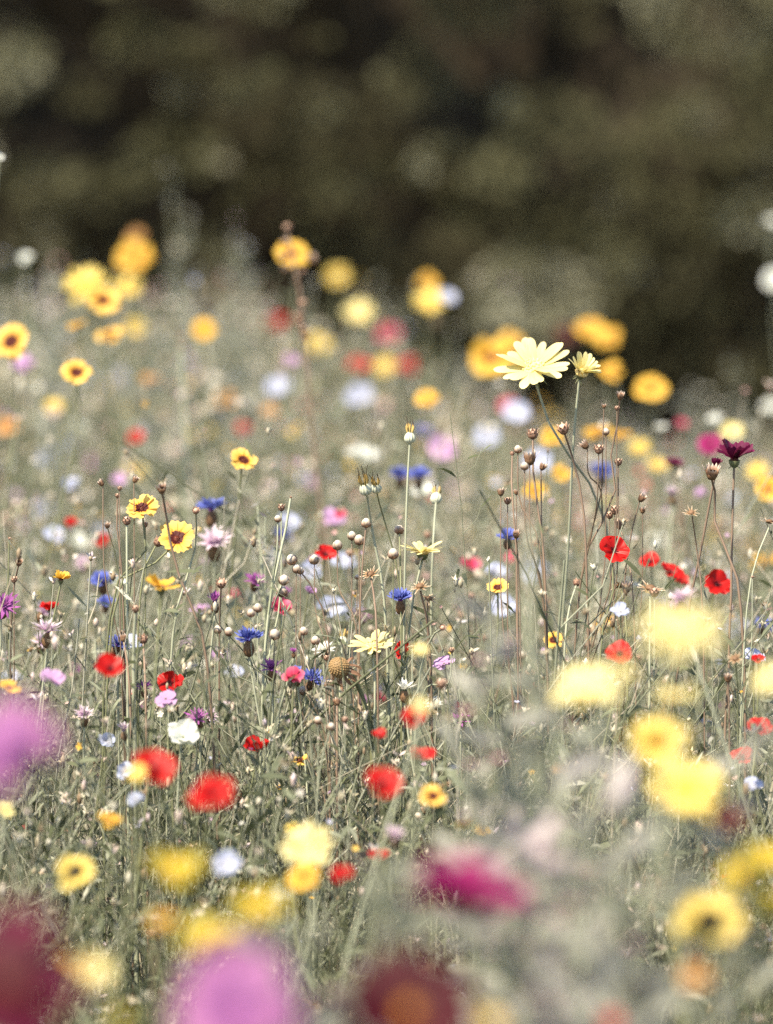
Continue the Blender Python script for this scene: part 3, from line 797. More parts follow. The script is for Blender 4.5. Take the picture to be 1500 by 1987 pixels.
# ------------------------------------------------------------------ seed pods
def pod_meshes(kind, var):
    rg = np.random.default_rng(var * 13 + 5)
    g, e, e2 = Geo(), Geo(), None
    if kind == 'ribbed':                                       # ribbed green white capsule with long dark tipped teeth
        lathe(g, [(0.16, -0.95), (0.55, -0.8), (0.86, -0.42), (0.92, 0.0), (0.80, 0.45), (0.55, 0.82), (0.40, 1.0)], 60, 0.06, 10)
        rib = 0.5 + 0.5 * np.cos(np.arange(60) * 2 * math.pi / 60 * 10)
        g.a = [np.tile(0.15 + 0.85 * np.sqrt(rib), 7).astype(np.float32)]
        for k in range(5):
            an = k * 1.2566 + rg.normal(0, 0.15)
            pts = [(0.42 * math.cos(an), 0.42 * math.sin(an), 0.85), (0.66 * math.cos(an), 0.66 * math.sin(an), 1.7), (0.60 * math.cos(an), 0.60 * math.sin(an), 2.5),
                   ((0.60 + rg.normal(0, 0.25)) * math.cos(an), (0.60 + rg.normal(0, 0.25)) * math.sin(an), 3.6 + rg.normal(0, 0.3))]
            tubes(e, curve_pts(pts, 10)[None], np.array([[0.14, 0.17, 0.19, 0.18, 0.13, 0.08, 0.06, 0.05, 0.045, 0.03]]), 5)
        return g.mesh('seed_pod', M['rpod']), e.mesh('tooth_crown', M['toot'])
    if kind == 'flax':                                         # round capsule, five pointed sepals clasping it
        v, f = I3
        V = v * np.array([0.9, 0.9, 0.92]) * (1 + 0.04 * np.cos(np.arctan2(v[:, 1:2], v[:, 0:1]) * 5)) + np.array([0, 0, 0.08]) * (v[:, 2:3] > 0.8)
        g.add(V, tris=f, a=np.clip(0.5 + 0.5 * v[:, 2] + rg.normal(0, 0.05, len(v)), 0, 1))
        for k in range(5):
            V, q, t = petal(6, 3, lambda u: 0.50 * math.sin(math.pi * min(1, 0.15 + u * 0.85)) + 0.01, lambda s: 1.0, (0.2, 0.0), 0.0)
            an = k * 1.2566
            u = np.clip(V[:, 0], 0, 1); ph = -1.5 + u * 2.15
            R = np.where(u > 0.75, 1.0 + (u - 0.75) * 0.5, 1.0)
            W = np.stack([R * np.cos(ph), V[:, 1], R * np.sin(ph)], -1)
            e.add(xf(W, rz=an), quads=q, a=t)
        return g.mesh('seed_pod', M['fpod']), e.mesh('sepals', M['brac'])
    if kind == 'star':                                         # dry spread star of bracts round a brown disc
        v, f = I2
        g.add(v * np.array([0.62, 0.62, 0.40]), tris=f)
        for k in range(18):
            V, q, t = petal(4, 3, lambda u: 0.12 * (1 - u) + 0.02, lambda s: 1.0, (0.1, rg.normal(0.1, 0.2)), 0.0)
            e.add(xf(V, rz=k * 0.349 + rg.normal(0, 0.08), ry=-rad(rg.uniform(-30, 30)), s=rg.uniform(0.9, 1.6), t=(0.3 * math.cos(k * .349), 0.3 * math.sin(k * .349), -0.1)), quads=q, a=t)
        return g.mesh('seed_pod', M['bclx']), e.mesh('dry_bracts', M['star'])
    if kind == 'cone':                                         # spent daisy: a swollen cone of dry florets over withered petals
        v, f = I3
        g.add(v * np.array([0.72, 0.72, 0.78]), tris=f, a=np.full(len(v), 0.2))
        for k in range(150):
            zz = 1 - 1.5 * (k + 0.5) / 150; an = k * 2.39996; rr = math.sqrt(max(0, 1 - zz * zz))
            c = np.array([0.72 * rr * math.cos(an), 0.72 * rr * math.sin(an), 0.78 * zz])
            g.add(I1[0] * 0.062 + c, tris=I1[1], a=np.full(len(I1[0]), rg.uniform(0.3, 1.0)))
        for k in range(13):
            V, q, t = petal(7, 5, lambda u: 0.16 * math.sin(math.pi * (0.1 + 0.85 * u)), lambda s: 1.0, (-0.1, rg.uniform(-0.9, -0.3)), 0.25, 0.05, k)
            e.add(xf(V, rz=k * 0.4833, ry=rad(rg.uniform(5, 60)), s=rg.uniform(0.8, 1.15), t=(0.5 * math.cos(k * .4833), 0.5 * math.sin(k * .4833), -0.45)), quads=q, a=t * 0.6)
        return g.mesh('seed_pod', M['disc_dry']), e.mesh('withered_petals', M['brac'])
    if kind == 'cup':                                          # open dry cup of pointed bracts
        lathe(g, [(0.12, -0.95), (0.5, -0.8), (0.72, -0.35), (0.7, 0.1), (0.6, 0.25)], 14)
        for k in range(12):
            V, q, t = petal(5, 3, lambda u: 0.26 * (1 - u ** 2) + 0.01, lambda s: 1.0, (0.0, rg.uniform(-0.25, 0.15)), 0.0)
            e.add(xf(V, rz=k * 0.5236, ry=-rad(rg.uniform(66, 84)), s=rg.uniform(1.2, 1.7), t=(0.60 * math.cos(k * .5236), 0.60 * math.sin(k * .5236), -0.35)), quads=q, a=t)
        return g.mesh('seed_pod', M['bclx']), e.mesh('dry_bracts', M['brac'])
    # scaly bud
    v, f = I2
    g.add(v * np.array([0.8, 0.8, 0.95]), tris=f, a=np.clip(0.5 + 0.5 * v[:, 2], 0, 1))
    for ring in range(3):
        for k in range(7):
            an = k * 0.8976 + ring * 0.45
            V, q, t = petal(4, 3, lambda u: 0.34 * (1 - u * u) + 0.01, lambda s: 1.0, (0.0, -0.25), 0.0)
            rr = (0.62, 0.80, 0.66)[ring]
            e.add(xf(V, rz=an, ry=-rad(74), s=0.8, t=(rr * math.cos(an), rr * math.sin(an), -0.62 + ring * 0.42)), quads=q, a=t)
    return g.mesh('seed_pod', M['bud']), e.mesh('bud_scales', M['bud'])


PODS = {}


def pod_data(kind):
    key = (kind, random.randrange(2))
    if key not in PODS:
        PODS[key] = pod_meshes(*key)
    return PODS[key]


def pod_plant(name, label, base, pods, stem='bstm', cat='seed head', group=None, r=0.0009, forks=(0.5, 0.8), leaves=3, main_via=None):
    """pods: (world point, kind, radius, lean); the first is the tip of the main stem, the others sit on side branches."""
    base = Vector(base)
    t = thing(name, base, label, cat, group)
    g = Geo()
    tip, k0, s0, _l = pods[0]
    mids = main_via or [base.lerp(tip, 0.5) + Vector((random.gauss(0, .022), random.gauss(0, .02), 0))]
    main = curve_pts([base] + mids + [tip], 24)
    tubes(g, (main - np.array(base))[None], np.linspace(r * 1.5, r * 0.8, 24)[None], 6)
    ends = [(tip, main[-1] - main[-3])]
    for p, k, s, _l in pods[1:]:
        f = random.uniform(*forks)
        zi = main[:, 2] < p.z - 0.012
        top = max(4, int(zi.sum()) - 1)
        j = int(min(top, f * 23))
        a = Vector(main[j])
        dirn = Vector(main[min(j + 2, 23)] - main[j]).normalized()
        L = (p - a).length
        m1 = a + (dirn * 0.6 + (p - a).normalized()) * L * 0.28
        m2 = p - Vector((0, 0, 1)) * L * 0.25 + (a - p) * 0.08
        br = curve_pts([a, m1, m2, p], 12)
        tubes(g, (br - np.array(base))[None], np.linspace(r * 0.85, r * 0.55, 12)[None], 5)
        ends.append((p, br[-1] - br[-3]))
    obj('stem', g.mesh('stem', M[stem]), t)
    if leaves:
        lg = Geo()
        b = (main - np.array(base))[np.sort(RNG.integers(4, 18, leaves))]
        an = RNG.uniform(0, 6.28, leaves)
        blades(lg, b, np.stack([np.cos(an), np.sin(an), RNG.uniform(.5, 1.6, leaves)], -1), RNG.uniform(.010, .022, leaves), 0.0011, 0.2, RNG.uniform(.2, .9, leaves))
        obj('foliage', lg.mesh('foliage', M['leaf']), t)
    for (p, k, s, lean), (e, tan) in zip(pods, ends):
        a, b = pod_data(k)
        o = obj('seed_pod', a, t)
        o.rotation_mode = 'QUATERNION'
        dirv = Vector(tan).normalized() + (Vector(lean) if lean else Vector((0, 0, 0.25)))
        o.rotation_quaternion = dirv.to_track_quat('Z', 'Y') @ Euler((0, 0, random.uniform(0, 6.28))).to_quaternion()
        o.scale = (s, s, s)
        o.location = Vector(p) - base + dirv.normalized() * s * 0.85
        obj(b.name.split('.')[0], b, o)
    return t


def pods_px(name, label, d, root, pods, stem='bstm', r=0.0009, group=None, cat='seed head', via=None, leaves=3):
    """A seed plant from where its pods and the foot of its stem show: root (px, py), pods (px, py, kind, px radius, lean)."""
    fx = at(root[0], root[1], d)
    tip = at(pods[0][0], pods[0][1], d)
    base = Vector((fx.x + (fx.x - tip.x) * 0.5, fx.y + 0.01, 0))
    mids = [fx + Vector((0, random.uniform(-.01, .01), 0))] + [at(a, b, d) for a, b in (via or [])]
    mids.sort(key=lambda v: v.z)
    P = []
    for x, y, k, pr, *l in pods:
        q = at(x, y, d + random.uniform(-0.05, 0.05))
        s = pr * KPX * d
        q.z -= s * 0.85
        P.append((q, k, s, l[0] if l else None))
    return pod_plant(name, label, base, P, stem, cat, group, r, main_via=mids, leaves=leaves, forks=(0.35, 0.85))


F0 = FOCUS
RIB, FLX, STA, CUP, BUD = 'ribbed', 'flax', 'star', 'cup', 'bud'
pods_px('ribbed_seed_pod', 'tall pale ribbed seed pod with dark bristle teeth, highest of its kind', 3.73, (785, 1150), [(795, 850, RIB, 11.5)], 'pstm', 0.0012, 'ribbed seed pods', 'seed pod', [(790, 950)])
pods_px('ribbed_seed_pod', 'ribbed seed pod with dark teeth and an ochre collar, left of the blurred blue cornflowers', 3.73, (745, 1160), [(712, 948, RIB, 13, (-0.15, 0, 0.3))], 'pstm', 0.0014, 'ribbed seed pods', 'seed pod', [(720, 1020)])
pods_px('ribbed_seed_pod', 'slimmer ribbed seed pod close behind the ochre collared one, on a thin leaning stem', 3.78, (772, 1110), [(731, 945, RIB, 11, (0.05, 0, 0.3))], 'stem', 0.0009, 'ribbed seed pods', 'seed pod', [(742, 1000)])
pods_px('ribbed_seed_pod', 'ribbed seed pod with a crumpled reddish brown petal on top, right of the blue cornflowers', 3.83, (838, 1120), [(846, 965, RIB, 12)], 'pstm', 0.0013, 'ribbed seed pods', 'seed pod', [(842, 1030)])
pods_px('flax_seed_plant', 'flax stem with five round beige capsules, left of the dry star head', 3.73, (700, 1150), [(710, 1015, FLX, 9.5), (683, 1040, FLX, 9), (697, 1048, FLX, 10.5), (655, 1058, FLX, 10), (693, 1120, FLX, 5)], group='round flax capsules')
pods_px('flax_seed_plant', 'flax stem with two round capsules beside the pale yellow daisy seen from the side', 3.72, (778, 1160), [(775, 1027, FLX, 9.5), (763, 1075, FLX, 10.5)], 'stem', group='round flax capsules')
pods_px('flax_seed_plant', 'flax stem with four capsules left of the small blurred red flower above the centre', 3.74, (625, 1180), [(570, 1085, FLX, 10.5), (610, 1086, FLX, 10), (575, 1104, FLX, 9), (583, 1108, FLX, 7)], group='round flax capsules')
pods_px('flax_seed_plant', 'flax stem with two whitish capsules right above the crimson and pink flower', 3.76, (520, 1220), [(549, 1123, FLX, 10.5), (547, 1148, FLX, 11)], 'pstm', group='round flax capsules')
pods_px('bare_twig', 'pale grey upright twig with bare brown point and two small buds on its left', 3.74, (515, 1250), [(564, 965, BUD, 2.5), (546, 985, BUD, 8), (539, 1007, FLX, 7)], 'pstm', 0.0014, None, 'twig', [(550, 1050), (533, 1120)])
pods_px('dry_star_head', 'dry star shaped seed head with white bracts hanging below its brown centre', 3.70, (730, 1200), [(720, 1112, STA, 13, (0, -1.2, 0.2))], 'bstm', 0.0011, 'dry star heads')
pods_px('dry_star_head', 'dry brown star head above and right of the sharp spiky cornflower', 3.72, (832, 1230), [(816, 1136, STA, 13, (0, -.2, .5)), (830, 1160, STA, 12, (0.2, -.4, .3))], 'bstm', 0.0013, 'dry star heads')
pods_px('dry_star_head', 'white bristly star head on a thin stem above the lone red flax flower', 3.75, (1225, 1120), [(1204, 1018, CUP, 10)], 'bstm', 0.0008, 'dry star heads')
pods_px('dry_star_head', 'white spiky star head left of the two maroon flower stems', 3.73, (1362, 1160), [(1343, 993, STA, 10, (-.3, 0, .8))], 'bstm', 0.0008, 'dry star heads', via=[(1350, 1050)])
pods_px('dry_star_head', 'white spiky star head cut by the right edge of the frame', 3.70, (1455, 1130), [(1493, 1012, STA, 12, (-.2, 0, .8)), (1460, 1120, BUD, 3)], 'pstm', 0.0009, 'dry star heads')
pods_px('dry_star_head', 'small pale cup shaped seed head low at the left end of the twiggy plants', 3.74, (1008, 1150), [(1002, 1037, CUP, 8)], 'bstm', 0.0008, 'dry star heads')
pods_px('open_bud', 'open brown dry bud with white bristles over the upper maroon eyed coreopsis', 3.66, (395, 1240), [(315, 948, CUP, 10.5)], 'bstm', 0.0013, 'dry brown buds', 'seed head', [(325, 1015), (335, 1075), (356, 1140)])
pods_px('round_bud', 'round brownish bud just left of the upper maroon eyed coreopsis', 3.70, (247, 1160), [(246, 1011, BUD, 9.5)], 'pstm', 0.0013, 'dry brown buds', 'bud')
pods_px('round_bud', 'thin white tipped bud on a pale stem beside the dark blue cornflower', 3.72, (340, 1200), [(380, 990, BUD, 7)], 'pstm', 0.0012, 'dry brown buds', 'bud', [(379, 1060), (366, 1110)])
pods_px('round_bud', 'scaly tan bud above the small purple flower seen from the side', 3.72, (426, 1200), [(429, 1132, BUD, 10)], 'bstm', 0.0010, 'dry brown buds', 'bud')
pods_px('round_bud', 'tan bud with pink pointed scales, right one of two behind the pale upright stem', 3.66, (283, 1330), [(278, 1240, BUD, 10.5)], 'bstm', 0.0012, 'dry brown buds', 'bud')
pods_px('round_bud', 'frayed tan bud, left one of two behind the pale upright stem', 3.68, (250, 1310), [(240, 1238, CUP, 8.5)], 'bstm', 0.0012, 'dry brown buds', 'bud')
pods_px('dark_bud', 'dark narrow bud on a slim stem at the left edge, above the purple flower', 3.72, (22, 1170), [(36, 1090, CUP, 8), (27, 1125, BUD, 7)], 'bstm', 0.0010, 'dry brown buds', 'bud')
pods_px('dark_bud', 'dark nodding bud half hidden behind the lower maroon eyed coreopsis', 3.77, (280, 1100), [(302, 1050, BUD, 11, (0.6, 0, .3)), (282, 1018, BUD, 6)], 'stem', 0.0011, 'dry brown buds', 'bud')
pods_px('forked_twig', 'thin brown twig forked at the top into a dark pointed bud and a grey bud', 3.73, (236, 1120), [(228, 962, BUD, 5), (200, 936, CUP, 7, (-1.2, 0, .4)), (260, 930, CUP, 7, (.8, 0, .6)), (232, 948, BUD, 5)], 'bstm', 0.0010, None, 'twig', [(226, 1010)])
pods_px('dark_bud', 'little dark cup bud on a hair thin stalk left of the round brownish bud', 3.78, (230, 1120), [(209, 1020, CUP, 6)], 'stem', 0.0006, 'dry brown buds', 'bud')
pods_px('round_bud', 'white ended bud on a pale thick stem left of the two tan buds', 3.60, (262, 1500), [(263, 1182, BUD, 8)], 'pstm', 0.0019, 'dry brown buds', 'bud', [(259, 1260), (261, 1400)])
pods_px('twiggy_seed_plant', 'twiggy brown plant with a yellowish knob and grey papery pods, under the biggest sharp daisy', 3.70, (1060, 1180), [(1034, 842, BUD, 12), (1028, 890, CUP, 14), (1050, 905, CUP, 8, (.8, 0, .5)), (1005, 872, FLX, 8), (1018, 905, FLX, 8)], 'bstm', 0.0012, 'twiggy dry seed plants', 'seed head', [(1036, 940), (1050, 1020)])
pods_px('twiggy_seed_plant', 'brown twig with small pointed pods, leftmost of the twiggy seed plants', 3.72, (1002, 1080), [(994, 880, BUD, 5), (972, 955, CUP, 8), (985, 972, BUD, 8), (1002, 955, CUP, 6)], 'bstm', 0.0010, 'twiggy dry seed plants', 'seed head', [(993, 950)])
pods_px('twiggy_seed_plant', 'red brown stalk with one hooked brown pod, in the middle of the twiggy seed plants', 3.72, (1140, 1160), [(1096, 832, BUD, 12, (-.3, 0, .9))], 'bstm', 0.0012, 'twiggy dry seed plants', 'seed head', [(1110, 885), (1130, 970)])
pods_px('twiggy_seed_plant', 'tall knotty brown twig with a white arrow shaped tip, rightmost of the twiggy seed plants', 3.74, (1140, 1060), [(1203, 768, CUP, 8), (1172, 788, CUP, 5), (1197, 792, BUD, 5), (1176, 838, FLX, 7), (1140, 862, CUP, 9, (-1, 0, .1)), (1162, 872, BUD, 10), (1200, 897, BUD, 8)], 'bstm', 0.0010, 'twiggy dry seed plants', 'seed head', [(1197, 830), (1185, 875), (1195, 930), (1185, 990)])
pods_px('twiggy_seed_plant', 'short twig with shrivelled curled grey pods above the lone red flax flower', 3.76, (1215, 1090), [(1241, 965, CUP, 9, (.3, 0, -.2)), (1247, 990, CUP, 7), (1193, 990, BUD, 10), (1183, 1000, BUD, 8)], 'bstm', 0.0008, 'twiggy dry seed plants')
pods_px('shrivelled_daisy', 'shrivelled brown daisy head with a swollen cone, left of the sharp drooping daisy', 3.70, (715, 1400), [(672, 1285, 'cone', 27, (-.7, -.2, .5))], 'stem', 0.0027, None, 'seed head', [(690, 1320)])
pods_px('open_bud', 'small orange brown cup bud on a straight stalk left of the white everlasting flower', 3.62, (654, 1440), [(654, 1362, CUP, 8.5)], 'bstm', 0.0011, 'dry brown buds', 'seed head')
pods_px('flax_seed_plant', 'flax stem with striped grey and green capsules, below the orange brown cup bud', 3.55, (620, 1500), [(641, 1410, FLX, 8), (617, 1398, FLX, 8), (669, 1397, BUD, 7)], 'pstm', group='round flax capsules')
pods_px('flax_seed_plant', 'flax stem with pale capsules between the sharp blue cornflowers', 3.66, (640, 1400), [(639, 1327, FLX, 10), (612, 1243, FLX, 9), (589, 1225, FLX, 8.5), (633, 1277, BUD, 6), (588, 1340, FLX, 9)], 'bstm', group='round flax capsules')
pods_px('flax_seed_plant', 'flax stem with rosy beige capsules right of the crimson and pink flower', 3.70, (530, 1330), [(533, 1228, FLX, 11), (500, 1180, FLX, 9), (487, 1190, FLX, 8), (422, 1222, FLX, 8), (444, 1226, FLX, 9)], 'pstm', group='round flax capsules')
pods_px('ribbed_seed_pod', 'thick grey ribbed pod left of the drooping daisy, above the shrivelled head', 3.80, (660, 1330), [(663, 1245, RIB, 11, (.15, 0, .4))], 'pstm', 0.0013, 'ribbed seed pods', 'seed pod')
pods_px('dry_star_head', 'dry white star head under the lone red flax flower', 3.70, (1215, 1220), [(1207, 1135, STA, 14, (-.2, -.2, .6)), (1216, 1140, CUP, 11)], 'stem', 0.0009, 'dry star heads')
pods_px('dry_star_head', 'crumpled whitish head with brown core, left under the three red flax flowers', 3.66, (1262, 1230), [(1262, 1140, STA, 16, (0, -.6, .5)), (1270, 1150, BUD, 10)], 'pstm', 0.0012, 'dry star heads')
pods_px('dry_star_head', 'dry star head at the right edge between the huge pale daisy and a red flower', 3.62, (1430, 1340), [(1427, 1275, STA, 10, (0, -.3, .6))], 'stem', 0.0009, 'dry star heads')
pods_px('open_bud', 'tan cup bud with white teeth below the huge blurred pale daisy', 3.62, (1417, 1400), [(1413, 1316, CUP, 9)], 'bstm', 0.0010, 'dry brown buds', 'seed head')
pods_px('forked_twig', 'pale twig with curled tip and side shoots, between the red flower and lilac head', 3.70, (815, 1310), [(857, 1216, BUD, 6), (876, 1262, BUD, 6), (800, 1255, BUD, 4)], 'pstm', 0.0012, None, 'twig', [(835, 1240)])
pods_px('thistle_bud', 'slim purple tipped green bud left of the lone red flax flower', 3.74, (1100, 1210), [(1118, 1130, BUD, 8)], 'pstm', 0.0011, None, 'bud')
pods_px('round_bud', 'blurred pinkish round pod right of the white everlasting flower', 3.45, (862, 1400), [(857, 1328, BUD, 11)], 'stem', 0.0010, 'dry brown buds', 'bud')


# ------------------------------------------------------------------ the tall spikes and plumes
def flower_spike(name, label, d, pts, buds, r=0.0017, mat='bstm'):
    P = [at(x, y, d) for x, y in pts]
    base = Vector((P[0].x + 0.02, P[0].y + 0.02, 0))
    t = thing(name, base, label, 'flower spike')
    g = Geo()
    tubes(g, (curve_pts([base] + P, 26) - np.array(base))[None], np.linspace(r * 1.6, r * 0.7, 26)[None], 6)
    obj('stem', g.mesh('stem', M[mat]), t)
    for x, y, s, k in buds:
        a, b = pod_data(k)
        o = obj('bud', a, t)
        o.scale = (s * KPX * d,) * 3
        o.location = at(x, y, d) - base
        o.rotation_euler = (random.uniform(-.6, .6), random.uniform(-.6, .6), random.uniform(0, 6))
        obj(b.name.split('.')[0], b, o)
    return t


flower_spike('flower_spike', 'tall dark blurred stalk rising alone above the meadow into the hedge, knobbly near its top', 4.75, [(628, 1020), (612, 900), (600, 760), (590, 650), (578, 540), (560, 470), (556, 443)],
             [(590, 640, 10, CUP), (584, 612, 10, CUP), (587, 590, 8, BUD), (583, 628, 9, BUD), (592, 655, 8, BUD), (576, 545, 6, CUP), (558, 442, 8, BUD), (552, 470, 7, CUP), (550, 500, 8, CUP), (555, 523, 10, CUP), (606, 505, 11, CUP), (588, 527, 6, BUD)], 0.0022)
flower_spike('grass_stalk', 'pale thick blurred grass stalk standing left of centre below a golden flower', 5.2, [(360, 830), (356, 760), (353, 690), (352, 660)], [(352, 655, 6, CUP), (353, 672, 6, BUD)], 0.0033, 'pstm')
flower_spike('grass_stalk', 'broad pale green blurred stalk rising up the right half in front of the twiggy plants', 2.75, [(1038, 1440), (1030, 1300), (1026, 1150), (1030, 1010)], [(1030, 1003, 9, CUP), (1026, 1080, 7, BUD), (1029, 1150, 8, BUD)], 0.0033, 'pstm')
flower_spike('grass_stalk', 'straight olive stalk at the far left edge above the purple flower', 3.76, [(15, 1150), (17, 1090), (18, 1048)], [(18, 1045, 3, BUD)], 0.0011, 'stem')


def plume(label, d, x, ytop, width, n=150, name='feathery_plant', group=None, pinkish=0.0, low=0.25, fine=1.0, blossoms=0):
    """A soft feathery plant: a main stem, side shoots, and many fine leaves."""
    top = at(x, ytop, d)
    base = Vector((top.x + random.uniform(-.03, .03), top.y, 0))
    t = thing(name, base, label, 'plant', group)
    g, lg = Geo(), Geo()
    W = width * KPX * d / 2
    H = top.z
    main = curve_pts([base, base.lerp(top, 0.5) + Vector((random.uniform(-.01, .01), 0, 0)), top], 16) - np.array(base)
    tubes(g, main[None], np.linspace(0.0022, 0.0008, 16)[None], 5)
    ends = []
    for k in range(12):
        f = RNG.uniform(low, 0.9); j = int(f * 15)
        an = RNG.uniform(0, 6.28)
        e = main[j] + np.array([math.cos(an) * W * RNG.uniform(.5, 1), math.sin(an) * W * RNG.uniform(.5, 1), min(H - main[j][2], RNG.uniform(.05, .14))])
        br = curve_pts([main[j], (main[j] + e) / 2 + np.array([0, 0, -.012]), e], 8)
        tubes(g, br[None], np.linspace(0.0011, 0.0005, 8)[None], 4)
        ends.append(br)
    obj('stem', g.mesh('stem', M['pstm']), t)
    cur = np.concatenate(ends + [main[int(16 * low):]])
    b = cur[RNG.integers(0, len(cur), n)] + RNG.normal(0, 0.004, (n, 3))
    an = RNG.uniform(0, 6.28, n)
    L = RNG.uniform(0.016, 0.042, n) * fine
    blades(lg, b, np.stack([np.cos(an), np.sin(an), RNG.uniform(.0, 1.6, n)], -1), L, L * 0.11, 0.2, np.clip(RNG.uniform(0, .7, n) + pinkish * RNG.uniform(0, 1, n), 0, 1))
    obj('foliage', lg.mesh('foliage', M['slvr'], 'c'), t)
    if blossoms:                                               # little mauve flowers along the shoots
        bg_ = Geo()
        b = cur[RNG.integers(len(cur) // 3, len(cur), blossoms)] + RNG.normal(0, 0.006, (blossoms, 3))
        b = np.repeat(b, 6, 0); an = np.tile(np.arange(6) * 1.047, blossoms)
        LL = np.repeat(RNG.uniform(0.003, 0.007, blossoms), 6)
        blades(bg_, b, np.stack([np.cos(an), np.sin(an), np.full(len(an), 0.5)], -1), LL, LL * 0.32, 0.0, np.clip(np.repeat(RNG.uniform(0.2, 1, blossoms), 6), 0, 1))
        obj('blossoms', bg_.mesh('blossoms', M['mauv'], 'c'), t)
    return t


for x, yt, w, d, lab in [
        (450, 470, 150, 7.2, 'tall pale grey feathery plant, highest of those against the hedge left of centre'),
        (345, 520, 120, 6.9, 'tall grey feathery plant left of the dark oval gap in the far meadow'),
        (492, 560, 110, 6.6, 'tall grey feathery plant just left of the dark knobbly stalk'),
        (330, 640, 130, 6.3, 'shorter grey feathery plant in front of the tall ones, behind the pale thick stalk'),
        (470, 660, 130, 6.2, 'grey feathery plant between the golden flower and the dark knobbly stalk'),
        (95, 480, 60, 6.3, 'slim grey feathery stalk near the left edge above the yellow flowers'),
        (110, 620, 110, 5.9, 'grey feathery plant under the leftmost cluster of yellow flowers'),
        (335, 330, 70, 8.2, 'very faint thin plume reaching highest into the hedge above the golden flowers'),
        (250, 700, 130, 6.0, 'grey feathery plant below the peach coloured flower'),
        (1000, 590, 130, 8.5, 'dim green feathery plant behind the biggest sharp daisy'),
        (1180, 735, 120, 8.9, 'dim grey green feathery plant behind the two joined golden flowers at the right'),
        (1440, 700, 130, 8.9, 'dim grey green feathery plant highest at the right end of the far meadow'),
        (1255, 800, 120, 8.6, 'low dim feathery plant behind the single round golden flower at the right'),
        (880, 640, 140, 8.7, 'dim feathery plant below the golden pair with the pale blue flower'),
        (720, 560, 90, 8.8, 'slim dim plume right of the round pale yellow daisy'),
        (1350, 760, 170, 8.8, 'green grey feathery plant at the right end of the far meadow')]:
    plume(lab, d, x, yt, w, 260, group='feathery plants at the far side of the meadow')
for x, yt, w, d, pk, lab in [
        (920, 1370, 130, 2.75, .2, 'blurred silvery plant in front of the white everlasting flower, leftmost of its stand'),
        (1010, 1440, 170, 2.55, .3, 'blurred silvery plant left of the two stacked yellow flowers'),
        (1080, 1390, 120, 2.65, .25, 'tallest blurred silvery plant below the pale yellow pair'),
        (945, 1235, 90, 2.75, .3, 'slender blurred silvery plant reaching up beside the broad pale green stalk'),
        (1075, 1270, 90, 2.7, .35, 'slender blurred silvery plant just right of the broad pale green stalk'),
        (1110, 1530, 190, 2.35, .45, 'mauve tinged blurred silvery plant left below the stacked yellow flowers'),
        (1210, 1590, 190, 2.3, .2, 'blurred silvery plant directly below the stacked yellow flowers'),
        (1010, 1610, 170, 2.35, .55, 'mauve tinged blurred silvery plant above the magenta flower'),
        (1400, 1440, 110, 2.5, .0, 'grey blurred plant right beside the golden one of the stacked yellow flowers'),
        (1185, 1810, 170, 2.2, .3, 'low blurred silvery plant left of the ring shaped yellow flower'),
        (1090, 1800, 190, 2.05, .6, 'mauve tinged low blurred plant right under the magenta flower'),
        (735, 1690, 110, 2.4, .0, 'soft grey green blurred plant left of the magenta flower'),
        (580, 1830, 110, 2.3, .0, 'pale green blurred plant above the big pink flower at the bottom')]:
    plume(lab, d, x, yt, w * 1.35, 84, 'silvery_plant', 'blurred silvery plants in the foreground', pk, 0.45, 1.35, int(14 + 44 * pk))
for x, yt, w, d, lab in [
        (500, 980, 60, 3.95, 'grey needle leaved sprig left of the pale grey twig'),
        (900, 1180, 90, 4.3, 'pinkish grey feathery plant behind the dry star heads'),
        (880, 1230, 80, 3.95, 'rosy feathery plant right of the lilac head with the brown core'),
        (185, 1240, 90, 3.9, 'dense grey leafy plant behind the red flower on the left')]:
    plume(lab, d, x, yt, w, 420, group='feathery plants near the sharp flowers', pinkish=.35, fine=0.36)
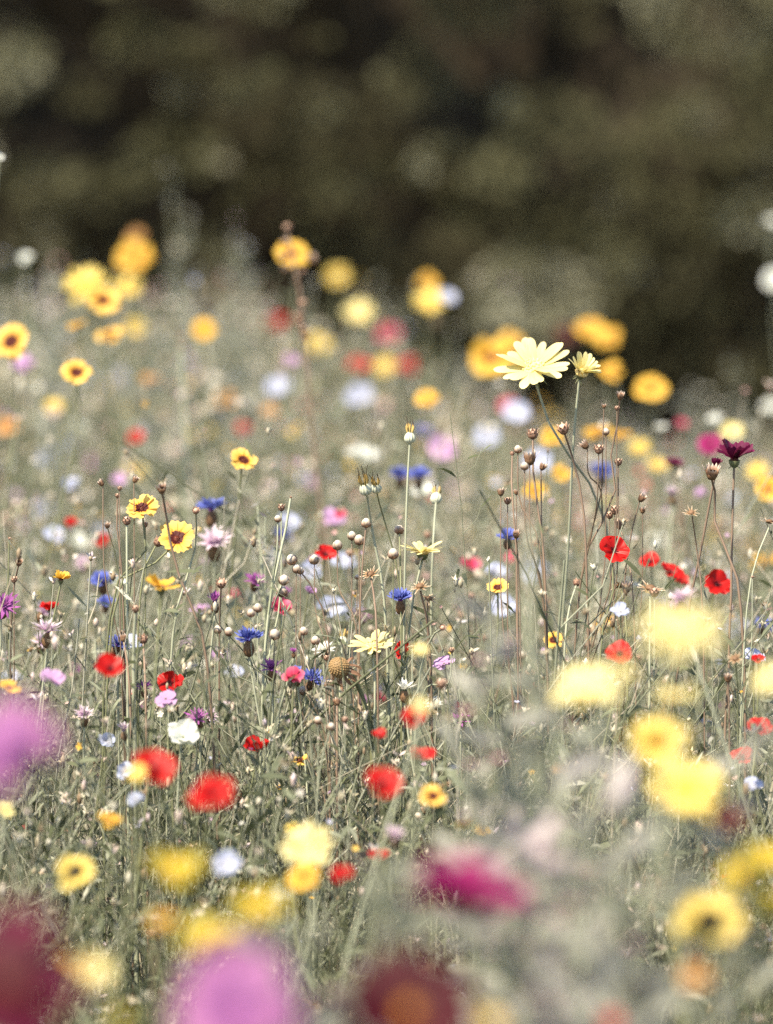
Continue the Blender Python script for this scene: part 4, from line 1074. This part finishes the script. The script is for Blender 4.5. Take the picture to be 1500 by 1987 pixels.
# ------------------------------------------------------------------ the flowers: kind, picture x, y, depth, width, tilt, turn | label
FLOWERS = '''
D 1035 715 3.80 150 38 -5|biggest sharp pale yellow daisy, standing tallest against the dark hedge
D+32 1128 724 3.79 84 35 30|small half curled pale yellow daisy touching the biggest sharp one
D 820 1072 3.74 92 4 0|sharp pale yellow daisy seen from the side beside two round capsules
D 722 1255 3.70 92 20 -15|sharp pale yellow daisy with drooping petals above the shrivelled brown head
D 1315 1235 2.40 195 25 0|huge blurred pale yellow daisy at the right, largest of the pale daisies
D 1140 1345 2.55 150 22 -20|blurred pale yellow daisy left below the huge one, next to a red flower
D 1205 1300 2.52 65 60 60|blurred curled pale petals joining the pale pair below the huge daisy
D 1310 1355 2.55 95 10 25|dim pale yellow daisy just above the golden one of the stacked yellow flowers
D 600 1645 2.95 112 52 -10|blurred pale yellow daisy with golden centre, above a red flower near the bottom middle
D 697 607 7.0 62 45 0|round pale yellow blurred daisy against the hedge right of the dark knobbly stalk
D 1420 838 5.2 48 40 0|pale yellow blurred flower beside the far magenta pink one
D 1495 1320 2.6 75 40 -30|pale yellow blurred daisy cut by the right edge below the huge one
D 815 1372 2.75 44 30 0|pale cream blurred daisy hiding the top of a red flower below the white everlasting
D 815 1262 3.1 40 25 0|small blurred cream flower in front of the red flower right of the drooping daisy
D 185 1888 2.15 85 30 15|soft pale yellow blurred daisy between the crimson and pink flowers at the bottom left
D 10 1572 3.3 40 50 30|yellow flower cut by the left edge under the big pink one
C 275 987 3.72 72 46 -5|upper of the two sharp yellow coreopsis with maroon eyes
C 343 1046 3.72 82 50 10|lower of the two sharp yellow coreopsis with maroon eyes, right of the other
C 472 895 3.98 64 48 25|lone golden coreopsis with a small dark eye above the dark blue cornflower
C 150 724 4.35 66 55 0|yellow coreopsis with a bold dark eye below a blackish bud, left in the far meadow
C 22 664 4.6 84 60 -10|yellow coreopsis with a brown eye cut by the left edge
C 200 585 4.9 80 50 10|yellow coreopsis with a brown eye, front one of the high left cluster
Y 168 560 5.7 104 40 0|bright yellow blurred flower, left one of the high left cluster
Y 245 562 6.2 74 30 0|pale golden blurred flower, right one of the high left cluster
G 262 502 6.3 78 45 0|orange golden blurred flower standing above the high left cluster
U 264 462 7.0 42 45 0|faint orange blurred flower at the very top of the left cluster
Y 262 637 6.4 45 50 0|dull yellow blurred flower below the high left cluster
C 213 652 5.1 62 25 0|peach yellow coreopsis with a brown eye below the high left cluster
G 150 632 5.0 42 20 -40|golden coreopsis seen from the side left of the peach coloured one
G 396 642 5.6 58 55 0|golden blurred coreopsis with a pinkish fluff beside it, above the pale thick stalk
G 567 495 4.95 66 60 0|golden blurred coreopsis behind the top of the dark knobbly stalk
Y 655 537 8.0 48 50 0|olive yellow blurred flower above the round pale daisy
Y 618 668 7.0 48 50 0|mustard yellow blurred flower right beside the dark knobbly stalk
G 830 548 6.6 42 45 0|small golden blurred flower on top of the golden pair with the blue one
Y 832 587 6.3 66 40 0|golden yellow blurred flower beside the pale blue one against the hedge
F 868 577 5.9 44 50 0|pale blue blurred flower against the hedge beside a golden one
G 1143 640 6.4 62 50 0|left one of two joined golden flowers against the hedge at the right
G 1180 657 6.2 58 50 0|right one of two joined golden flowers against the hedge at the right
H 1095 652 7.6 52 40 0|dark red blurred flower left of the two joined golden ones
G 955 697 5.6 96 50 0|large golden blurred flower behind the biggest sharp daisy, left of it
G 990 665 6.2 50 45 0|golden blurred flower close behind the top of the biggest sharp daisy
G 1264 755 5.4 62 50 0|single round golden flower standing rightmost before the hedge
G 1186 722 5.5 52 45 0|dull golden flower with a lilac speck right of the small curled daisy
G 828 775 5.1 48 35 0|golden blurred flower above the tallest ribbed pod
K 755 652 7.4 50 40 0|pinkish red blurred flower, highest of the far red ones
R 697 712 6.4 46 45 0|red blurred flower at the left end of the far red row
Y 745 712 7.2 46 40 0|yellow blurred flower between two far red ones
R 790 712 7.0 42 45 0|rosy red blurred flower at the right end of the far red row
R 537 628 7.4 46 40 0|dull red blurred flower left of the dark knobbly stalk
L 565 697 5.6 32 50 0|small lilac pink blurred flower left of the dark knobbly stalk
F 540 755 6.0 56 45 0|pale blue blurred flower left of the dark knobbly stalk
F 698 772 6.0 62 45 0|pale blue blurred flower below the far red row
U 440 775 6.4 46 45 0|orange blurred flower between the pale thick stalk and the dark one
U 526 797 6.2 32 45 0|small orange blurred flower below the pale blue one left of the dark stalk
R 264 850 5.3 36 55 0|red blurred flower alone in the far meadow on the left
R 472 832 6.0 34 50 0|dull red blurred flower above the lone golden coreopsis
W 703 887 5.3 74 25 0|white oval blurred flower above the ochre collared ribbed pod
L 858 870 5.3 58 50 0|pinkish lilac round blurred flower right of the tallest ribbed pod
B 822 838 5.2 38 40 0|dusky blue blurred flower right behind the tallest ribbed pod
B 776 925 4.55 52 10 0|left one of two joined blue violet cornflowers behind the tall pod stem
B 814 927 4.5 55 15 15|right one of two joined blue violet cornflowers behind the tall pod stem
W 822 955 4.7 50 30 0|white blurred flower under the joined blue violet cornflowers
F 1003 803 5.5 54 45 0|pale lilac blue blurred flower below the biggest sharp daisy
K 985 790 6.2 40 45 0|pinkish blurred flower peeping out behind the pale lilac blue one
G 1072 850 5.0 46 35 0|golden blurred flower behind the red brown stalk with the hooked pod
G 1160 840 5.0 62 20 -10|golden blurred flower seen from the side, left half of a wide golden patch
G 1205 845 5.1 46 20 15|golden blurred flower, right half of the wide golden patch
G 1090 920 4.8 46 30 0|amber blurred flower behind the pale stem of the biggest daisy
G 1040 955 4.7 52 50 0|amber blurred flower between the twiggy seed plants
B 1168 920 4.75 60 20 0|violet blue blurred cornflower behind the tall knotty twig
F 1045 900 5.2 62 45 0|pale blue blurred flower behind the grey papery pods
F 945 850 5.6 62 45 0|very pale blue blurred flower left of the twiggy seed plants
T 1378 862 4.9 50 50 0|magenta pink blurred flower left of the upper maroon bloom
M+30 1308 906 4.5 46 15 0|blurred maroon flower left of the sharp maroon bloom
V+20 1305 960 4.4 46 10 0|pink and white blurred head below the blurred maroon flower
L 1358 955 4.7 24 40 0|little pink blurred flower left of the maroon flower stems
G 1492 950 4.6 58 60 -15|golden blurred flower with orange eye cut by the right edge
W 1506 545 6.6 52 60 0|large white blurred flower cut by the right edge before the hedge
W 1499 432 6.8 34 30 0|white blurred flower highest at the right edge
W 1496 792 6.6 44 40 0|greyish white blurred flower at the right edge beside the far meadow's end
W 1282 832 5.2 32 20 0|small white blurred flower left of the far magenta pink one
W 1386 815 5.4 32 30 0|small white blurred flower above the far magenta pink one
W 50 502 5.6 32 45 0|bright small white flower before the hedge at the upper left
W -2 306 4.4 26 30 40|white petal tip at the left edge high before the hedge
Y 1240 870 5.6 50 40 0|pale yellow blurred patch right of the tall knotty twig
Y 1275 905 5.4 46 40 0|pale yellow blurred flower just left of the blurred maroon one
Y 1470 915 5.3 50 40 0|pale yellow blurred flower right of the sharp maroon bloom
M+36 1425 893 3.76 92 6 15|sharp maroon purple flower seen from the side on a dark stem at the right
M+58 1389 907 3.74 40 10 -10|half open maroon flower touching the left side of the sharp maroon bloom
R 1190 1070 3.72 70 55 8|lone sharp red flax flower with five rounded petals and dark centre
R 1262 1092 4.05 50 40 -20|left one of three loosely joined red flax flowers
R 1300 1112 4.0 50 35 20|middle one of three loosely joined red flax flowers
R 1318 1128 4.1 40 45 40|small right one of three loosely joined red flax flowers
R 1390 1136 3.94 66 50 25|red flax flower with separate petals under the sharp maroon bloom
V+5 1322 1165 3.35 74 12 0|lilac fringed head right above the huge blurred pale daisy
B 410 990 4.08 72 8 0|dark blue blurred cornflower seen from the side near the upper coreopsis
B 985 1045 3.88 50 20 0|small bright blue cornflower near the twiggy seed plants
B 777 1165 3.72 60 12 0|sharp spiky cornflower with violet top in the centre of the picture
B 483 1243 3.66 70 10 0|deep blue cornflower right of the tan pods, left of centre
B 570 1312 3.68 50 30 -40|left one of two small blue cornflowers beside the purple and white flower
B 606 1320 3.70 52 35 40|right one of two small blue cornflowers beside the purple and white flower
B 200 1130 4.05 60 30 0|blurred blue cornflower left of the white blurred petals
B 205 1172 4.0 42 25 20|smaller blue flower below the blurred blue one on the left
W+30 228 1138 3.95 48 25 30|white blurred flower with raised petals beside the blue one on the left
X 8 1177 3.70 72 48 20|sharp purple flower with pointed petals cut by the left edge
V 415 1055 4.05 84 30 0|silvery pink ragged flower under the dark blue blurred cornflower
X+25 417 1168 3.74 50 12 0|small violet flower seen from the side under the scaly tan bud
V 92 1226 3.64 72 12 10|pinkish white flower seen from the side with spread petals at the left
X+10 527 1300 3.68 54 25 0|purple and white pointed flower beside the small blue cornflowers
X 383 1396 3.69 58 38 -10|sharp purple flower above the big white petals
V 408 1390 3.74 44 45 40|white tipped purple flower behind the sharp one above the big white petals
X 280 1336 3.76 42 20 0|little purple flower left of the dark eyed red flower
L+25 100 1322 3.45 62 40 20|lilac flower with folded petals left of the thin pale stem
V 163 1388 3.62 52 20 0|thin petalled mauve flower right of the big pink blur
V+25 240 1418 3.6 42 10 -30|pale pink closed flower between the thin pale stems
R 631 1078 4.0 50 35 20|small blurred red flower beside a whitish capsule above the centre
R+15 96 1184 3.9 48 12 0|dark red flower seen from the side at the left
R 214 1301 3.32 66 35 0|blurred red flower with four corners left of the tan pods
R 331 1328 3.63 60 48 -5|red flower with a dark eye and overlapping petals, left of the purple ones
R+8 500 1456 3.62 62 12 0|sharp red flower seen from the side above the big blurred red one
R 300 1495 2.95 98 35 0|big blurred red flower overlapping a yellow one on the left
Y 264 1502 2.88 46 40 0|yellow blurred flower overlapping the left side of a big red one
R 413 1550 2.74 100 35 0|biggest blurred red flower, right below the one overlapping yellow
R 736 1427 3.35 32 30 0|tiny red flower above the joined red pair in the middle
R 804 1396 3.15 56 30 -10|blurred red flower under the cream daisy
R+10 815 1472 3.33 66 15 5|red flower seen from the side, upper one of the joined red pair
R 744 1525 2.9 86 30 0|blurred red flower, lower one of the joined red pair
R 783 1264 3.74 42 55 -30|red petals showing behind a small cream flower right of the drooping daisy
R 1203 1270 3.45 58 45 -10|red flower touching the huge blurred pale daisy's left side
R 1474 1416 3.52 54 40 10|upper red flower at the right edge
R 1440 1470 3.54 54 35 -25|lower red flower near the right edge
R 734 1662 3.2 46 25 0|small red flower right of the pale daisy with the golden centre
R 662 1700 2.9 56 30 25|blurred red flower touching the pale daisy with the golden centre
R 1472 1282 3.6 34 30 0|small dark red flower right of the huge pale daisy
R 138 1015 4.5 30 40 0|small blurred red flower above another, left of the round brownish bud
R 199 1050 4.55 34 50 0|round blurred red flower left of the round brownish bud
K+15 545 1187 3.88 58 40 10|two toned crimson and pink flower left of the centre
U 1085 1495 3.2 32 30 30|small orange red flower in front of the blurred silvery plants
U 1350 1898 2.2 64 25 0|orange red blurred flower low at the right
R 1185 1984 2.2 52 30 0|red blurred flower cut by the bottom edge
G+45 118 1126 3.72 42 10 15|small half open golden flower on a brown cup at the left
G+15 313 1142 3.48 74 10 0|blurred golden flower seen from the side below the sharp coreopsis pair
C 966 1142 3.8 48 30 0|small yellow coreopsis with a dark eye right of the dry star heads
C 1074 1243 3.88 46 45 0|yellow coreopsis behind thin stems left of the huge pale daisy
C 581 1476 3.66 46 18 0|small sharp yellow flower right of the sharp red one
C 841 1546 3.18 62 50 0|yellow coreopsis with a dark eye beside the joined red pair
Q 146 1695 2.95 90 48 0|golden coreopsis with a dark eye near the bottom left
G 213 1592 3.1 48 25 10|golden flower above the one with a dark eye near the bottom left
G 18 1335 3.4 46 40 30|orange and maroon flower at the left edge above the big pink one
Y 567 1608 3.4 34 30 0|small cluster like yellow flower on top of the pale daisy with the golden centre
G 900 1600 3.2 38 20 -20|left one of two small golden flowers right of the yellow coreopsis
G 935 1612 3.3 36 20 20|right one of two small golden flowers right of the yellow coreopsis
C 156 1870 2.2 70 20 60|amber shadowed flower behind the pale one at the bottom left
Y 1278 1440 2.55 132 48 -10|golden blurred flower with orange eye, upper one of the stacked yellow flowers
Y 1332 1535 2.48 158 45 5|yellow blurred flower with orange eye, lower one of the stacked yellow flowers
G 590 1703 2.85 72 40 -10|amber blurred flower under the pale daisy with the golden centre
Q 1378 1790 2.42 135 55 -15|ring shaped golden flower with a dark eye low at the right
S 1442 1700 2.38 115 35 -20|yellow blurred flower above the ring shaped golden one
S 1487 1665 2.42 86 40 20|yellow blurred flower at the right edge, topmost of the low right cluster
S 1492 1760 2.4 80 35 0|yellow blurred flower at the right edge beside the ring shaped golden one
S 340 1690 2.35 130 20 10|dim mustard blurred flower right of the golden one with a dark eye
S 505 1765 2.25 140 20 -20|wide yellow blurred flower above the big pink one at the bottom
S 402 1828 2.25 150 14 20|bright yellow blurred flower touching the top left of the big pink one at the bottom
G 318 1788 2.3 66 20 0|amber blurred flower left of the bright yellow one near the bottom
S 240 1984 2.05 66 30 0|yellow blurred flower cut by the bottom edge left of the big pink one
Y 955 1985 2.0 60 30 0|yellow flower just showing at the bottom edge right of the mahogany one
P 455 1960 1.80 310 40 0|biggest pink blurred flower at the bottom of the picture
P 15 1450 1.95 225 45 -20|big pink blurred flower cut by the left edge
N 5 1915 1.74 340 40 10|dark crimson blurred flower filling the bottom left corner
T+20 905 1755 2.02 255 2 0|magenta blurred flower seen from the side near the bottom
H 795 1965 1.90 300 50 0|mahogany blurred flower with an orange centre at the bottom edge
H 1420 1590 2.35 72 30 -20|brownish blurred flower right of the stacked yellow flowers
V 766 1622 3.1 58 20 0|white and lilac head right of the pale daisy with the golden centre
F 440 1680 3.05 62 40 0|pale blue flower near the bottom, right of the dim mustard one
F 205 1438 3.6 40 55 30|pale blue flax flower with two petals showing above the flower overlapping yellow
F 245 1497 3.5 42 60 -15|pale blue flax flower right of the big pink one at the left edge
F 262 1552 3.3 34 40 0|pale blue little flower between the golden and red ones on the left
W+12 355 1432 3.55 76 40 25|big white petalled flower under the sharp purple ones
E+15 785 1340 3.66 54 12 0|white pointed everlasting flower seen from the side below the drooping daisy
F 645 1182 4.15 64 40 0|pale blue blurred flower right of the crimson and pink one
F 602 1112 4.3 56 40 0|pale blue blurred flower behind the small capsules above the centre
F 668 1090 4.4 56 40 0|lilac blue blurred flower behind the flax stem with five capsules
F 104 1040 4.6 46 45 0|pale blue round blurred flower left of the two blurred red ones
F 138 940 4.9 40 45 0|faint blue blurred flower above the left end of the sharp plants
L 232 930 5.0 38 45 0|faint lilac flower behind the forked dark twig
F 975 1182 4.2 60 40 0|pale blue blurred flower below the small coreopsis in the middle right
F 1205 1188 3.6 42 30 0|pale lilac blue flower seen through the stems under the lone red one
F 1464 1526 3.45 42 35 0|pale blue flower near the right edge below the red pair
F 560 1015 4.6 50 40 0|pale lilac flower far behind the pale grey twig
L 648 1005 4.5 46 40 0|magenta lilac blurred flower far behind the flax stem with five capsules
K 660 1000 4.45 28 40 0|small bright magenta flower on the lilac one behind the capsules
L+15 862 1288 3.72 48 30 -30|lilac petals round a brown core above the white everlasting flower
X 570 1265 3.66 26 5 0|narrow purple bud like flower above the purple and white one
K 912 1098 4.4 44 35 0|salmon pink blurred flower right of the sharp side view daisy
X 555 1150 4.1 30 20 0|dim purple flower below the whitish capsules
L+50 600 1150 3.9 30 40 40|violet curled petals beneath the four capsules
L 388 1180 4.1 44 10 0|dusky pink flower behind the small violet one
W 540 1738 2.7 34 30 0|bluish white blurred flower below the amber one near the bottom
K 992 1085 4.6 30 30 0|faint pink flower left of the pale blurred stalk
K 1322 822 5.6 24 40 0|tiny dark red flower left of the far magenta pink one
L 45 705 5.2 50 40 0|faint lilac flower right under the coreopsis at the left edge
U 15 830 5.4 50 40 0|faint peach flower at the left edge of the far meadow
Y 105 790 5.8 40 40 0|faint yellow flower below the coreopsis with the bold dark eye
U 290 735 6.0 40 30 0|dull red orange flower left of the pale thick stalk
'''
VIAS = {
    (1035, 715): [(1052, 790), (1075, 840), (1118, 905, 0.04), (1172, 1000, 0.08)],
    (1128, 722): [(1118, 780), (1124, 860), (1160, 960)],
    (275, 987): [(291, 1050), (262, 1095), (225, 1135)],
    (343, 1046): [(342, 1088), (310, 1095), (285, 1085), (235, 1130)],
    (820, 1072): [(808, 1120), (800, 1180), (790, 1260)],
    (722, 1255): [(727, 1300), (727, 1390), (726, 1420)],
    (1425, 897): [(1424, 960), (1423, 1040), (1424, 1090), (1440, 1180)],
    (1190, 1070): [(1184, 1110), (1190, 1150), (1168, 1230)],
    (777, 1165): [(777, 1220), (782, 1290)],
    (150, 724): None,
}
for line in FLOWERS.strip().splitlines():
    spec, label = line.split('|')
    k, x, y, d, px, tilt, az = spec.split()
    k, _, up = k.partition('+')
    v = VIAS.get((int(x), int(y)))
    flower(k, float(x), float(y), float(d), float(px), float(tilt), float(az), label, v, leaves=5 if not v else 2, up=float(up or 0))
pods_px('maroon_flower_bud', 'green bud with maroon petal tip left of the sharp maroon bloom on bent stem', 3.74, (1424, 1095), [(1381, 917, CUP, 15, (.2, 0, .8))], 'bstm', 0.0014, None, 'bud', [(1388, 960), (1390, 1040)])


# ------------------------------------------------------------------ repeats nothing tells apart: seed plants and small far flowers
def copy_plant(src, loc, rz, s, label, group):
    r = src.copy(); C.objects.link(r)
    r.location = loc; r.rotation_euler = (0, 0, rz); r.scale = (s, s, s)
    r['label'] = label; r['group'] = group
    for ch in src.children:
        c = ch.copy(); C.objects.link(c); c.parent = r
        for g in ch.children:
            e = g.copy(); C.objects.link(e); e.parent = c
    return r


LAB_POD = 'slender stemmed plant with a few small dry tan pods among many alike'
protos = []
for q in range(5):
    b = Vector((-0.28 + q * 0.13, 3.95 + 0.12 * (q % 3), 0))
    hh = 0.44 + 0.02 * q
    pods = []
    for k in range(5 + q % 3):
        pods.append((b + Vector((random.gauss(0, 0.035), random.gauss(0, 0.035), hh - abs(random.gauss(0, 0.05)) * (k > 0))), random.choice((FLX, FLX, BUD, CUP, BUD, STA)), random.uniform(0.0022, 0.0052), None))
    pr = pod_plant('seed_plant', LAB_POD, b, pods, random.choice(('pstm', 'stem', 'bstm')), 'seed plant', 'slender plants with small dry pods all over the meadow', 0.0008)
    protos.append(pr)
pts = scatter(70, 2.9, 5.6, lambda d: sstep(2.8, 3.4, d))
for x, d in pts:
    copy_plant(random.choice(protos), (x, d, 0), random.uniform(0, 6.28), float(canopy(np.array([x]), np.array([d]))[0] / 0.44 * random.uniform(0.75, 1.05)), LAB_POD, 'slender plants with small dry pods all over the meadow')


def far_flower_proto(kind, x, d, size):
    name, cat, shape, mat, disc, cal, stm, grp = KINDS[kind]
    h = float(canopy(np.array([x]), np.array([d]))[0])
    base = Vector((x, d, 0)); p = Vector((x + random.gauss(0, .02), d, h))
    t = thing(name, base, '', cat, grp)
    n = Vector((0, 0, 1))
    sm, lm = stem_mesh([base, base.lerp(p, .5), p - n * size * (0.95 if cal == 'egg' else 0.3)], 0.0013, 0.001, M[stm], base, 4)
    obj('stem', sm, t); obj('foliage', lm, t)
    head(t, kind, p, size, 35, random.uniform(-30, 30), False)
    return t


FAR = [('Y', 'tiny faint yellow flower lost among the far meadow plants', 0.018, 30), ('G', 'tiny faint golden flower lost among the far meadow plants', 0.016, 22), ('F', 'tiny faint bluish flower lost among the far meadow plants', 0.018, 60),
       ('L', 'tiny faint lilac flower lost among the far meadow plants', 0.018, 46), ('W', 'tiny faint white flower lost among the far meadow plants', 0.018, 60), ('U', 'tiny faint orange flower lost among the far meadow plants', 0.014, 6),
       ('K', 'tiny faint rosy flower lost among the far meadow plants', 0.013, 18)]
for kind, lab, size, n in FAR:
    pts = scatter(n, 4.6, 9.2, lambda d: np.ones_like(d))
    pr = None
    grp = 'tiny far ' + KINDS[kind][7]
    for x, d in pts:
        if pr is None:
            pr = far_flower_proto(kind, x, d, size)
            pr['label'] = lab; pr['group'] = grp
            h0 = float(canopy(np.array([x]), np.array([d]))[0])
        else:
            s = float(canopy(np.array([x]), np.array([d]))[0]) / h0 * random.uniform(0.75, 1.0)
            copy_plant(pr, (x, d, 0), random.uniform(-0.8, 0.8), s, lab, grp)


NEAR = [('X', 'little purple bloom half hidden in the sharp tangle', 0.0125, 16, 40), ('V', 'little silvery pink bloom half hidden in the sharp tangle', 0.0135, 14, 25), ('F', 'little pale blue bloom half hidden in the sharp tangle', 0.0125, 14, 40),
        ('L', 'little lilac bloom half hidden in the sharp tangle', 0.0115, 14, 30), ('E', 'little white pointed bloom half hidden in the sharp tangle', 0.0125, 14, 20), ('B', 'little blue fringed bloom half hidden in the sharp tangle', 0.0125, 10, 15),
        ('K', 'little crimson bloom half hidden in the sharp tangle', 0.0115, 8, 35)]
for kind, lab, size, n, tilt in NEAR:
    pts = scatter(n, 3.55, 4.7, lambda d: np.ones_like(d))
    pr = None
    grp = 'little half hidden ' + KINDS[kind][7]
    for x, d in pts:
        if pr is None:
            pr = far_flower_proto(kind, x, d, size)
            pr['label'] = lab; pr['group'] = grp
            h0 = float(canopy(np.array([x]), np.array([d]))[0])
        else:
            s = float(canopy(np.array([x]), np.array([d]))[0]) / h0 * random.uniform(0.70, 1.12)
            copy_plant(pr, (x, d, 0), random.uniform(-0.9, 0.9), s, lab, grp)
